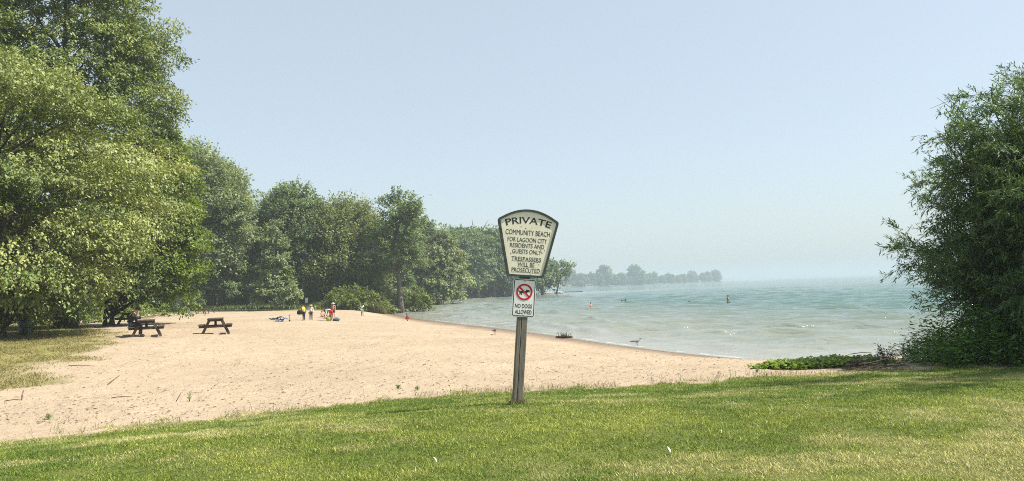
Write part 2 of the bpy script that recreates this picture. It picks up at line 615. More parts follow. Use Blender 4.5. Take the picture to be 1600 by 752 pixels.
# ------------------------------------------------------------------ lake
def water_mat():
    m, n, l, p = mat_new('lake_water')
    co = coords(n)
    sh = attr(n, 'off').outputs['Fac']
    fo = attr(n, 'foam').outputs['Fac']
    a = noise_node(n, l, 0.03, 4, 0.6, co)
    deep = ramp(n, l, a.outputs[0], [(0.35, (0.050, 0.104, 0.092)), (0.65, (0.068, 0.130, 0.114))])
    s = ramp(n, l, mathn(n, l, 'MULTIPLY', sh, 0.02), [(0.0, (0, 0, 0)), (0.10, (0.35,) * 3), (0.8, (1, 1, 1))])
    c = mixc(n, l, s.outputs[0], (0.25, 0.248, 0.215), deep.outputs[0])
    fn = noise_node(n, l, 5.0, 5, 0.75, co)
    ff = ramp(n, l, mathn(n, l, 'MULTIPLY', fo, mathn(n, l, 'ADD', fn.outputs[0], 0.35)), [(0.38, (0, 0, 0)), (0.62, (1, 1, 1))])
    c = mixc(n, l, ff.outputs[0], c, (0.50, 0.53, 0.53))
    l.new(c, p.inputs['Base Color'])
    rr = ramp(n, l, ff.outputs[0], [(0, (0.09,) * 3), (1, (0.8,) * 3)])
    l.new(rr.outputs[0], p.inputs['Roughness'])
    p.inputs['IOR'].default_value = 1.33
    p.inputs['Specular IOR Level'].default_value = 0.36
    mp = n.new('ShaderNodeMapping'); mp.inputs['Scale'].default_value = (0.38, 1.0, 1.0)
    mp.inputs['Rotation'].default_value = (0, 0, R(8))
    l.new(co, mp.inputs[0])
    w1 = noise_node(n, l, 1.1, 4, 0.6, mp.outputs[0], 0.5)
    w2 = noise_node(n, l, 4.5, 3, 0.6, mp.outputs[0], 0.3)
    b1 = n.new('ShaderNodeBump'); b1.inputs['Strength'].default_value = 1.0; b1.inputs['Distance'].default_value = 0.26
    l.new(w1.outputs[0], b1.inputs['Height'])
    b2 = n.new('ShaderNodeBump'); b2.inputs['Strength'].default_value = 0.6; b2.inputs['Distance'].default_value = 0.035
    l.new(w2.outputs[0], b2.inputs['Height']); l.new(b1.outputs[0], b2.inputs['Normal'])
    l.new(b2.outputs[0], p.inputs['Normal'])
    return m


def build_lake():
    rr = np.geomspace(17, 6200, 980)
    th = np.radians(np.arange(-28, 82.01, 0.22))
    TH, RR = np.meshgrid(th, rr)
    X = RR * np.sin(TH); Y = RR * np.cos(TH)
    near = RR < 420
    off = np.full(X.shape, 300.0)
    off[near] = -shore_d(X[near], Y[near])
    off = np.minimum(off, 300)
    Z = np.zeros_like(X)
    rng = np.random.default_rng(21)
    dr = RR * 0.006
    for q in range(46):
        lam = 0.6 * (5.0 / 0.6) ** rng.random()
        ang = R(-98) + rng.normal(0, 0.24)
        k = 2 * np.pi / lam
        ph = k * (X * np.cos(ang) + Y * np.sin(ang)) + rng.random() * 6.28
        amp = 0.0105 * lam ** 0.85
        fade = np.clip((lam - 2.2 * dr) / (lam * 0.5), 0, 1)
        s = np.sin(ph)
        Z += amp * fade * (s + 0.3 * np.cos(2 * ph))
    Z *= smooth(0.0, 7, off) * 1.0
    # low breakers following the shore
    mod = fbm(X * 0.11 + 3, Y * 0.11, 3)
    ph = off * 2 * np.pi / 4.6 + 5.5 * fbm(X * 0.05, Y * 0.05 + 8, 2) + mod * 2
    cr = np.clip(np.sin(ph), 0, 1) ** 4
    band = smooth(0.3, 1.6, off) * smooth(24, 9, off)
    gate = smooth(0.42, 0.62, fbm(X * 0.09 + 77, Y * 0.16 + 13, 3))
    Z += cr * band * (0.07 + 0.15 * gate)
    foam = cr ** 2.5 * band * smooth(0.66, 0.80, fbm(X * 0.3 + 7, Y * 0.5 + 31, 3)) * 0.62
    foam = np.maximum(foam, smooth(0.45, 0.1, np.abs(off - 0.25)) * 0.55 * smooth(0.35, 0.6, fbm(X * 0.7, Y * 0.7, 3)))
    Z += 0.012
    ny, nx = X.shape
    V = np.stack([X, Y, Z], -1).reshape(-1, 3)
    i = np.arange(ny - 1)[:, None] * nx; j = np.arange(nx - 1)[None]
    F = np.stack([i + j, i + j + 1, i + nx + j + 1, i + nx + j], -1).reshape(-1, 4)
    keep = off.ravel()[F].max(1) > -2.5
    F = F[keep]
    u, inv = np.unique(F, return_inverse=True)
    o = np_mesh('lake_water', V[u], inv.reshape(F.shape), water_mat(), None, True,
                {'off': ('POINT', np.clip(off, -5, 300).ravel()[u]), 'foam': ('POINT', foam.ravel()[u])})
    tag(o, 'rippled pale green lake water', kind='structure')


build_lake()


# ------------------------------------------------------------------ foliage tools
def leaves(name, Pn, Dn, Nn, L, W, tint, mat, parent=None, fold=0.12):
    n = len(Pn)
    Dn = norm(Dn)
    S = norm(np.cross(Dn, Nn)); U = np.cross(S, Dn)
    L = np.broadcast_to(L, (n,))[:, None]; W = np.broadcast_to(W, (n,))[:, None]
    mid = Pn + Dn * L * 0.45
    V = np.stack([Pn, mid + S * W * 0.5 + U * W * fold, Pn + Dn * L, mid - S * W * 0.5 + U * W * fold], 1).reshape(-1, 3)
    F = np.arange(4 * n).reshape(-1, 4)
    return np_mesh(name, V, F, mat, parent, False, {'tint': ('FACE', np.clip(tint, 0, 1))})


def spray_leaves(rng, S, D, Ln, droop, nl, spread, hang=0.3, up=1.0, lat=0.7):
    """twigs starting at S, heading D; leaves strung along them"""
    m = len(S)
    t = (np.arange(nl)[None] + rng.random((m, nl))) / nl
    Ln = np.broadcast_to(Ln, (m,))[:, None, None]
    T = t[..., None]
    pos = S[:, None] + D[:, None] * Ln * T
    pos[..., 2] -= (droop * Ln * T ** 2)[..., 0]
    pos = pos + rng.normal(0, 1, (m, nl, 3)) * spread
    tan = D[:, None] + np.zeros((m, nl, 3)); tan = tan.copy()
    tan[..., 2] -= 2 * droop * t
    ld = norm(tan) * 0.7 + rng.normal(0, lat, (m, nl, 3)); ld[..., 2] -= hang
    nn = rng.normal(0, 0.42, (m, nl, 3)); nn[..., 2] += up
    nn += D[:, None] * 0.5
    return pos.reshape(-1, 3), norm(ld.reshape(-1, 3)), norm(nn.reshape(-1, 3))


def prof_fn(pts):
    t = [p[0] for p in pts]; r = [p[1] for p in pts]
    return lambda x: np.interp(x, t, r)


PROF = {
    'round': [(0, 0.35), (0.15, 0.8), (0.4, 1.0), (0.65, 0.9), (0.85, 0.58), (1, 0.08)],
    'tall': [(0, 0.5), (0.2, 0.92), (0.4, 1.0), (0.6, 0.85), (0.8, 0.52), (1, 0.05)],
    'cone': [(0, 0.9), (0.12, 1.0), (0.4, 0.7), (0.7, 0.38), (0.9, 0.13), (1, 0.02)],
    'dome': [(0, 0.9), (0.25, 1.0), (0.5, 0.92), (0.75, 0.7), (0.92, 0.38), (1, 0.1)],
    'spread': [(0, 0.15), (0.25, 0.55), (0.55, 1.0), (0.8, 0.85), (1, 0.25)],
    'column': [(0, 0.85), (0.3, 1.0), (0.6, 0.95), (0.85, 0.6), (1, 0.1)],
}


def crown_boughs(rng, n, R_, z0, z1, prof, lump=0.28, inner=0.35, front=0.0):
    pf = prof_fn(PROF[prof]) if isinstance(prof, str) else prof_fn(prof)
    ts, an = [], []
    while len(ts) < n:
        t = rng.random(n); a = rng.random(n) * 2 * np.pi
        ok = rng.random(n) < pf(t) * 0.92 + 0.08
        if front: ok &= rng.random(n) < (1 - front * smooth(-0.2, 0.9, np.sin(a)))
        ts += list(t[ok]); an += list(a[ok])
    t = np.array(ts[:n]); a = np.array(an[:n])
    rf = np.sqrt(inner ** 2 + (1 - inner ** 2) * rng.random(n))
    ph = rng.random() * 50
    k = 1 + lump * 2 * (fbm(np.cos(a) * 1.6 + ph + 20, np.sin(a) * 1.6 + t * 5 + 20, 3) - 0.5) * 2
    r = R_ * pf(t) * rf * k
    B = np.stack([r * np.cos(a), r * np.sin(a), z0 + (z1 - z0) * t], -1)
    O = np.stack([np.cos(a), np.sin(a), 0.15 + 0.9 * (t - 0.35)], -1)
    return B, norm(O), rf


def build_trunk(rng, base_r, H, crown_z0, B, n_limb, mat, parent, lean=(0, 0), split=0.0, rot_frac=0.85, sides=8):
    k = 9
    hs = np.linspace(-0.3, H * rot_frac, k)
    wob = np.cumsum(rng.normal(0, 0.018 * H / k, (k, 2)), 0); wob -= wob[0]
    pts = np.stack([wob[:, 0] + lean[0] * np.maximum(hs, 0), wob[:, 1] + lean[1] * np.maximum(hs, 0), hs], -1)
    u = np.linspace(0, 1, k)
    rad = base_r * (1.0 - 0.9 * u ** 0.85)
    rad[0] *= 1.45
    polys = [(pts, np.maximum(rad, 0.02))]
    if len(B) and n_limb:
        sel = rng.choice(len(B), min(n_limb, len(B)), replace=False)
        for i in sel:
            b = B[i]
            za = np.clip(b[2] - 0.45 * np.hypot(b[0], b[1]) - 0.06 * H, crown_z0 * 0.55, H * rot_frac * 0.95)
            p0 = np.array([np.interp(za, hs, pts[:, 0]), np.interp(za, hs, pts[:, 1]), za])
            r0 = max(0.02, np.interp(za, hs, rad) * 0.5)
            tt = np.linspace(0, 1, 6)[:, None]
            mid = (p0 + b) / 2 + np.array([0, 0, 0.06 * np.linalg.norm(b - p0)]) + rng.normal(0, 0.05 * np.linalg.norm(b - p0), 3)
            q = (1 - tt) ** 2 * p0 + 2 * tt * (1 - tt) * mid + tt ** 2 * b
            polys.append((q, np.linspace(r0, max(0.012, r0 * 0.2), 6)))
    return tube_obj('trunk', polys, mat, parent, sides)


def tree(name, label, cat, px, D, ytop, ybot, hw, prof='round', nb=160, bough=1.0, nspray=10, nleaf=14,
         leaf=(0.3, 0.2), spray=0.9, droop=0.35, mat='deep', bark='bark', trunk=0.35, limbs=24, group=None,
         seed=0, lump=0.28, inner=0.35, dxc=0.0, front=0.0, lean=(0, 0), flat=0.65, hang=0.3, tintvar=0.22, base_z=None,
         updir=0.15, lat=0.7):
    rng = np.random.default_rng(seed + 1000)
    c = P(px, 450, D)
    bx, by = float(c[0]), float(D)
    bz = gz(bx, by) if base_z is None else base_z
    z1 = P(px, ytop, D)[2] - bz; z0 = P(px, ybot, D)[2] - bz
    Rm = hw / FPX * D
    root = empty(name, (bx, by, bz))
    tag(root, label, cat, group)
    top = z1 - 0.4 * bough
    B, O, rf = crown_boughs(rng, nb, max(Rm - 0.6 * bough, 0.3 * Rm), z0 + 0.3 * bough, top, prof, lump, inner, front)
    B[:, 0] += dxc * D / FPX
    B[:, 0] += lean[0] * B[:, 2]; B[:, 1] += lean[1] * B[:, 2]
    build_trunk(rng, trunk, z1, z0, B, limbs, M[bark], root, lean)
    # sprays of each bough
    br = bough * (0.7 + 0.6 * rng.random(nb))
    off = norm(rng.normal(0, 1, (nb, nspray, 3)))
    off[..., 2] = np.where(rng.random((nb, nspray)) < 0.8, np.abs(off[..., 2]), off[..., 2])
    off = off * (0.45 + 0.55 * rng.random((nb, nspray, 1)) ** 0.5)
    off[..., 2] *= flat
    off = off + O[:, None] * 0.25
    S = B[:, None] + off * br[:, None, None]
    Dv = O[:, None] * 0.8 + off * 0.9
    Dv[..., 2] += updir
    Dv = norm(Dv)
    S = S.reshape(-1, 3); Dv = Dv.reshape(-1, 3)
    Ln = spray * (0.6 + 0.8 * rng.random(len(S)))
    Pn, Dn, Nn = spray_leaves(rng, S, Dv, Ln, droop, nleaf, 0.10 * spray, hang, 1.0, lat)
    bt = np.repeat(rng.normal(0, 0.18, nb), nspray * nleaf)
    tint = 0.5 + bt + rng.normal(0, tintvar, len(Pn))
    sz = 0.7 + 0.6 * rng.random(len(Pn))
    Pn[:, 2] = np.maximum(Pn[:, 2], 0.1)
    leaves('crown', Pn, Dn, Nn, leaf[0] * sz, leaf[1] * sz, tint, M[mat], root)
    return root


def shrub(name, label, cat, x, y, h, r, n, leaf, mat, seed, group=None, droop=0.2, ry=None, stems=8, spray=None):
    rng = np.random.default_rng(seed + 3000)
    z = gz(x, y)
    root = empty(name, (x, y, max(z, 0.0)))
    tag(root, label, cat, group)
    m = max(8, n // 14)
    u = norm(rng.normal(0, 1, (m, 3))); u[:, 2] = np.abs(u[:, 2])
    k = 0.45 + 0.55 * rng.random(m) ** 0.6
    lum = 0.75 + 0.5 * fbm(u[:, 0] * 2 + seed, u[:, 1] * 2 + u[:, 2] * 2, 3)
    B = u * (k * lum)[:, None] * np.array([r, ry or r, h * 0.8]) + np.array([0, 0, h * 0.08])
    Dv = norm(u + rng.normal(0, 0.4, (m, 3)) + np.array([0, 0, 0.45]))
    sp = spray or 0.35 * min(h, r)
    Pn, Dn, Nn = spray_leaves(rng, B, Dv, sp * (0.6 + 0.8 * rng.random(m)), droop, 14, 0.12 * sp)
    Pn[:, 2] = np.maximum(Pn[:, 2], 0.03)
    tint = 0.5 + np.repeat(rng.normal(0, 0.14, m), 14) + rng.normal(0, 0.2, len(Pn))
    sz = 0.7 + 0.6 * rng.random(len(Pn))
    leaves('foliage', Pn, Dn, Nn, leaf[0] * sz, leaf[1] * sz, tint, M[mat], root)
    polys = []
    for i in rng.choice(m, min(stems, m), replace=False):
        b = B[i]
        polys.append((np.array([[b[0] * 0.1, b[1] * 0.1, -0.1], [b[0] * 0.5, b[1] * 0.5, b[2] * 0.55], b]),
                      np.array([0.012, 0.009, 0.004]) * (1 + h)))
    tube_obj('stems', polys, M['darkbark'], root, 4)
    return root


# ------------------------------------------------------------------ trees of the left bank
def left_trees():
    tree('broadleaf_tree', 'tall pale green tree in front on the left with layered drooping boughs', 'tree',
         -12, 31, 95, 514, 205, [(0, 0.34), (0.08, 0.55), (0.18, 0.82), (0.32, 0.97), (0.5, 1.0), (0.7, 0.86), (0.9, 0.62), (1, 0.2)],
         nb=100, bough=1.95, nspray=66, nleaf=24, leaf=(0.15, 0.080), spray=0.85, droop=0.5, mat='maple', trunk=0.42,
         limbs=40, seed=1, dxc=22, lump=0.42, inner=0.6, flat=0.42, front=0.3, hang=0.5, bark='darkbark')
    tree('broadleaf_tree', 'tallest left tree, its crown running up past the top of the picture', 'tree',
         104, 43, -130, 470, 158, [(0, 0.7), (0.12, 0.9), (0.3, 1.0), (0.5, 0.98), (0.7, 0.85), (0.85, 0.6), (1, 0.1)],
         nb=210, bough=1.9, nspray=52, nleaf=24, leaf=(0.18, 0.095), spray=0.85, droop=0.40, mat='ash', trunk=0.5,
         limbs=40, seed=2, lump=0.2, inner=0.66, flat=0.5, front=0.35, hang=0.45, bark='darkbark')
    tree('broadleaf_tree', 'bright yellow-green tree leaning its lowest bough over the sand', 'tree',
         170, 47, 222, 486, 66, [(0, 0.4), (0.12, 0.75), (0.25, 1.0), (0.55, 0.97), (0.8, 0.7), (1, 0.15)],
         nb=120, bough=1.2, nspray=28, nleaf=22, leaf=(0.20, 0.125), spray=0.8, droop=0.35, mat='bright', trunk=0.3,
         limbs=24, seed=3, lump=0.22, inner=0.5, flat=0.6, front=0.3, hang=0.4, bark='darkbark', dxc=66)
    tree('broadleaf_tree', 'dark green tree at the picture edge behind the front left tree', 'tree',
         -90, 38, -150, 480, 165, 'dome', nb=260, bough=0.9, nspray=13, nleaf=22, leaf=(0.18, 0.10), spray=0.9,
         droop=0.4, mat='ash', trunk=0.5, limbs=20, seed=4, lump=0.25, inner=0.5, front=0.3, bark='darkbark')


left_trees()


# ------------------------------------------------------------------ trees behind the beach
def mid_trees():
    g = 'trees behind the beach'
    T = tree
    T('poplar_tree', 'broad grey-green tree with several tips, tallest behind the picnic tables', 'tree', 280, 90, 226, 446, 70, 'tall', dxc=30, bark='pale_bark',
      nb=170, bough=2.0, nspray=27, nleaf=20, leaf=(0.30, 0.20), spray=1.5, droop=0.12, mat='poplar', trunk=0.55,
      seed=11, group=g, updir=0.6, lump=0.3)
    T('poplar_tree', 'grey-green tree whose crown slopes down beside the tallest one', 'tree', 348, 97, 262, 455, 46, [(0, 0.6), (0.25, 1.0), (0.5, 0.85), (0.75, 0.5), (1, 0.08)],
      nb=130, bough=1.9, nspray=25, nleaf=20, leaf=(0.30, 0.20), spray=1.4, droop=0.15, mat='poplar', trunk=0.5,
      seed=12, group=g, updir=0.5, lump=0.3)
    T('broadleaf_tree', 'dark low tree with thick trunk behind the empty picnic table', 'tree', 330, 92, 385, 458, 40, 'round',
      nb=110, bough=1.2, nspray=12, nleaf=20, leaf=(0.29, 0.18), spray=1.2, droop=0.3, mat='deep', trunk=0.75, seed=13, group=g, bark='darkbark')
    T('young_tree', 'small pale cone-shaped tree with tiered branches on a thin stem', 'tree', 430, 85, 348, 474, 29, 'cone',
      nb=110, bough=0.42, nspray=10, nleaf=16, leaf=(0.30, 0.17), spray=0.75, droop=0.12, mat='larch', trunk=0.14,
      seed=14, group=g, flat=0.25, updir=0.0, lump=0.15, bark='pale_bark')
    T('broadleaf_tree', 'dark green tree with a tall straight dark trunk beside the white post', 'tree', 467, 99, 300, 440, 58, 'round',
      nb=130, bough=2.0, nspray=25, nleaf=20, leaf=(0.30, 0.20), spray=1.4, droop=0.2, mat='deep', trunk=0.62,
      seed=15, group=g, updir=0.35, lump=0.35, bark='darkbark', dxc=-8)
    T('broadleaf_tree', 'dark green tree filling the gap behind the small cone-shaped tree', 'tree', 438, 112, 312, 470, 22, 'tall',
      nb=95, bough=2.0, nspray=23, nleaf=20, leaf=(0.34, 0.21), spray=1.4, droop=0.25, mat='deep', trunk=0.5, seed=16, group=g, lump=0.35)
    T('willow_tree', 'wide olive-green bushy tree with spiky upright tips', 'tree', 543, 100, 322, 480, 58, 'dome',
      nb=170, bough=2.0, nspray=27, nleaf=20, leaf=(0.30, 0.17), spray=1.7, droop=0.12, mat='olive', trunk=0.45,
      seed=17, group=g, updir=0.7, lump=0.36)
    T('cottonwood_tree', 'tall irregular tree with bare lower trunk rising at the water edge', 'tree', 626, 95, 298, 432, 41,
      [(0, 0.25), (0.18, 0.8), (0.4, 1.0), (0.6, 0.95), (0.75, 0.62), (0.86, 0.36), (1, 0.1)],
      nb=46, bough=1.3, nspray=24, nleaf=18, leaf=(0.29, 0.19), spray=1.2, droop=0.15, mat='deep', trunk=0.42,
      seed=18, group=g, updir=0.4, lump=0.6, inner=0.25, bark='bark', limbs=46, dxc=0, lean=(-0.02, 0))
    T('willow_tree', 'rounded grey-green willow leaning over the water', 'tree', 684, 140, 372, 470, 33, 'dome',
      nb=90, bough=1.9, nspray=24, nleaf=18, leaf=(0.5, 0.26), spray=1.7, droop=0.5, mat='olive', trunk=0.4,
      seed=19, group=g, lump=0.3, hang=0.6)
    T('broadleaf_tree', 'dark tree filling in behind the leaning grey-green willow', 'tree', 655, 150, 352, 472, 36, 'dome',
      nb=150, bough=1.7, nspray=12, nleaf=18, leaf=(0.6, 0.36), spray=1.6, droop=0.25, mat='deep', trunk=0.4, seed=20, group=g)
    T('broadleaf_tree', 'dark tree seen between the wide olive tree and the tall irregular one', 'tree', 590, 122, 358, 470, 40, 'dome',
      nb=150, bough=1.6, nspray=12, nleaf=18, leaf=(0.5, 0.3), spray=1.5, droop=0.25, mat='deep', trunk=0.4, seed=21, group=g)
    # deeper woods behind them
    k = 0
    for (px, D, yt, hw) in [(250, 118, 290, 60), (190, 112, 300, 60), (120, 105, 330, 60), (40, 100, 330, 70), (-60, 96, 320, 70),
                            (330, 132, 375, 60), (395, 140, 388, 45), (460, 138, 380, 60), (515, 142, 385, 45), (580, 145, 392, 45)]:
        T('broadleaf_tree', 'dark woodland tree deep behind the trees that edge the beach', 'tree', px, D, yt, 476, hw, 'dome',
          nb=110, bough=2.0, nspray=11, nleaf=11, leaf=(0.62, 0.4), spray=1.8, droop=0.25, mat='deep', trunk=0.4, seed=40 + k,
          group='dark woodland trees behind the beach', limbs=10)
        k += 1


mid_trees()


# wooded point across the bay
def point_trees():
    g = 'trees on the wooded point'
    k = 0
    for (px, D, yt, hw, lab) in [
        (700, 196, 362, 30, 'hazy tree on the wooded point next to the leaning willow'),
        (722, 205, 356, 30, 'hazy tree on the wooded point, second from the leaning willow'),
        (748, 214, 366, 28, 'hazy tree on the wooded point under the bare dead tops'),
        (772, 220, 362, 28, 'hazy tree on the wooded point just left of the big sign'),
        (798, 226, 372, 28, 'hazy tree on the wooded point behind the big sign'),
        (826, 232, 390, 24, 'hazy low tree on the wooded point behind the small sign'),
        (848, 236, 412, 18, 'hazy low tree on the wooded point just right of the big sign')]:
        tree('broadleaf_tree', lab, 'tree', px, D, yt, 452 - (px - 700) * 0.02, hw, 'dome', nb=70, bough=2.7, nspray=20, nleaf=11,
             leaf=(0.75, 0.46), spray=1.9, droop=0.25, mat='deep', bark='pale_bark', trunk=0.36, seed=70 + k, group=g, limbs=14, lump=0.36)
        k += 1
    for (px, D, yt, hw) in [(690, 225, 372, 34), (735, 238, 372, 34), (785, 246, 380, 34), (820, 252, 396, 26)]:
        tree('broadleaf_tree', 'tree in the second row of the wooded point across the bay', 'tree', px, D, yt, 458, hw, 'dome', nb=100, bough=2.2, nspray=11, nleaf=11,
             leaf=(0.85, 0.5), spray=2.0, droop=0.25, mat='deep', bark='bark', trunk=0.36, seed=80 + k, group='second row on the wooded point', limbs=8)
        k += 1
    tree('open_tree', 'open crooked tree with see-through crown at the tip of the point', 'tree', 868, 240, 411, 440, 22, 'spread', nb=26, bough=1.2,
         nspray=10, nleaf=10, leaf=(0.6, 0.4), spray=1.2, droop=0.2, mat='deep', bark='darkbark', trunk=0.35, seed=95, group=g, limbs=26, lump=0.5, lean=(0.25, 0))
    tree('open_tree', 'crooked tree half behind the sign near the tip of the point', 'tree', 846, 238, 414, 444, 18, 'spread', nb=40, bough=1.2,
         nspray=10, nleaf=10, leaf=(0.6, 0.4), spray=1.2, droop=0.2, mat='deep', bark='darkbark', trunk=0.3, seed=96, group=g, limbs=26, lump=0.5)
    for i, (px, D, h, lab) in enumerate([(738, 222, 100, 'leafless dead tree standing up out of the wooded point'),
                                         (752, 226, 94, 'second leafless dead tree, nearer the big sign')]):
        rng = np.random.default_rng(200 + i)
        c = P(px, 455, D); bz = gz(c[0], D)
        H = h / FPX * D + 1.5
        root = tag(empty('dead_tree', (c[0], D, bz)), lab, 'tree', 'dead trees on the wooded point')
        polys = [(np.array([[0, 0, -0.3], [0.2, 0, H * 0.5], [0.0, 0, H]]), np.array([0.35, 0.22, 0.05]))]
        for b in range(14):
            z = H * (0.55 + 0.42 * rng.random()); a = rng.random() * 6.28; L = H * 0.22 * rng.random() + 1.0
            p0 = np.array([0.1, 0, z]); d = np.array([math.cos(a) * 0.6, math.sin(a) * 0.6, 0.9])
            polys.append((np.array([p0, p0 + d * L * 0.5 + rng.normal(0, 0.15, 3), p0 + d * L]), np.array([0.12, 0.09, 0.04])))
        tube_obj('trunk', polys, M['bark'], root, 5)
    for i, px in enumerate([716, 742, 757, 768, 783]):
        c = P(px, 464, 214 + i * 2.4)
        rng = np.random.default_rng(300 + i)
        shrub('shore_shrub', 'low hazy shrub at the foot of the wooded point', 'shrub', c[0] - 1.5, 221 + i * 4.4, 4.5, 4.5, 1400, (0.6, 0.35), 'deep', 300 + i,
              group='shrubs at the foot of the wooded point')


point_trees()


# far shore across the lake
def far_shore():
    pts = []
    xs = [880, 930, 990, 1050, 1100, 1131]
    Ds = [960, 1010, 1120, 1260, 1390, 1470]
    front = [P(x, 440, d) for x, d in zip(xs, Ds)]
    V, F = [], []
    for i, f in enumerate(front):
        e = 1.0 if i < len(front) - 1 else 0.0
        x, y = f[0], f[1]
        V += [[x, y, -0.5], [x - 0.5, y + 6, 0.7], [x - 20, y + 60, 2.0], [x - 60, y + 260, 2.0], [x - 60, y + 270, -0.5]]
    x, y = front[-1][0] + 14, front[-1][1] + 40
    V += [[x, y - 20, -0.5], [x, y, 0.1], [x - 4, y + 60, 0.3], [x - 30, y + 200, 0.3], [x - 40, y + 230, -0.5]]
    x, y = front[0][0] - 420, front[0][1] - 120
    V = [[x, y, -0.5], [x, y + 6, 0.7], [x, y + 60, 2.0], [x, y + 330, 2.0], [x, y + 340, -0.5]] + V
    n = len(V) // 5
    for i in range(n - 1):
        for j in range(4):
            a = i * 5 + j
            F.append([a, a + 5, a + 6, a + 1])
    o = np_mesh('far_shore', np.array(V, float), np.array(F), floor_mat(), None, True)
    tag(o, 'low far shore across the lake', kind='structure')
    # masters
    masters = []
    for v in range(5):
        prof = ['round', 'dome', 'tall', 'spread', 'dome'][v]
        t = tree('far_tree', 'blue-grey hazy tree in the far treeline across the lake', 'tree', 940, 1040, 424 - [3, 0, 4, 8, 1][v], 446,
                 [8, 9, 7, 10, 11][v], prof, nb=[90, 110, 90, 60, 120][v], bough=2.6, nspray=9, nleaf=9, leaf=(1.6, 1.0), spray=2.4, droop=0.2, mat='deep',
                 bark='darkbark', trunk=0.6, limbs=16, seed=120 + v, group='far treeline across the lake', base_z=1.0, lump=0.4)
        masters.append(t)
    rng = np.random.default_rng(9)
    spots = []
    px = 893.0
    while px < 1128:
        spots.append((px, 0)); px += rng.uniform(6.5, 13.0)
    px = 880.0
    while px < 1118:
        spots.append((px, 1)); px += rng.uniform(13, 24)
    used = 0
    special = {0: (944, 3, 1.28, 'tall open-topped tree left of the tallest in the far treeline'),
               1: (993, 3, 1.40, 'tallest tree in the far treeline, standing well above the rest'),
               2: (1118, 1, 1.0, 'last rounded tree at the right end of the far treeline')}
    allspots = [(p, 0.0, v, s, lab) for p, v, s, lab in special.values()] + [(p, r, None, None, None) for p, r in spots]
    for i, (px, row, v, s, lab) in enumerate(allspots):
        D = np.interp(px, xs, Ds) + 14 + row * 60
        c = P(px, 440, D)
        v = int(rng.integers(0, 5)) if v is None else v
        if v == 3 and lab is None: v = 4
        if i < len(masters):
            v = i
        s = (0.50 + 0.55 * rng.random() ** 1.5) if s is None else s
        s *= D / 1040.0 * np.interp(px, [880, 1000, 1130], [1.0, 0.92, 0.68])
        if i < len(masters):
            o = masters[i]
        else:
            src = masters[v]
            o = src.copy(); COL.objects.link(o)
            for ch in src.children:
                d = ch.copy(); COL.objects.link(d); d.parent = o
        if lab: o['label'] = lab
        else: o['label'] = 'blue-grey hazy tree in the far treeline across the lake'
        o.location = (c[0], D, 1.0)
        o.scale = (s * rng.uniform(0.9, 1.15), s, s)
        o.rotation_euler = (0, 0, rng.random() * 6.28)
    # very distant low hills
    hx = np.linspace(500, 3400, 60)
    V, F = [], []
    for i, x in enumerate(hx):
        h = 14 * smooth(500, 900, x) * smooth(3400, 1500, x) * (0.7 + 0.6 * vnoise(x * 0.004, 2.0))
        V += [[x, 4700, -1], [x, 4760, h * 0.8], [x, 5000, h], [x, 5400, -1]]
    for i in range(len(hx) - 1):
        for j in range(3):
            a = i * 4 + j
            F.append([a, a + 4, a + 5, a + 1])
    tag(np_mesh('distant_hills', np.array(V, float), np.array(F), floor_mat(), None, True), 'faint far shore on the horizon', kind='structure')


far_shore()


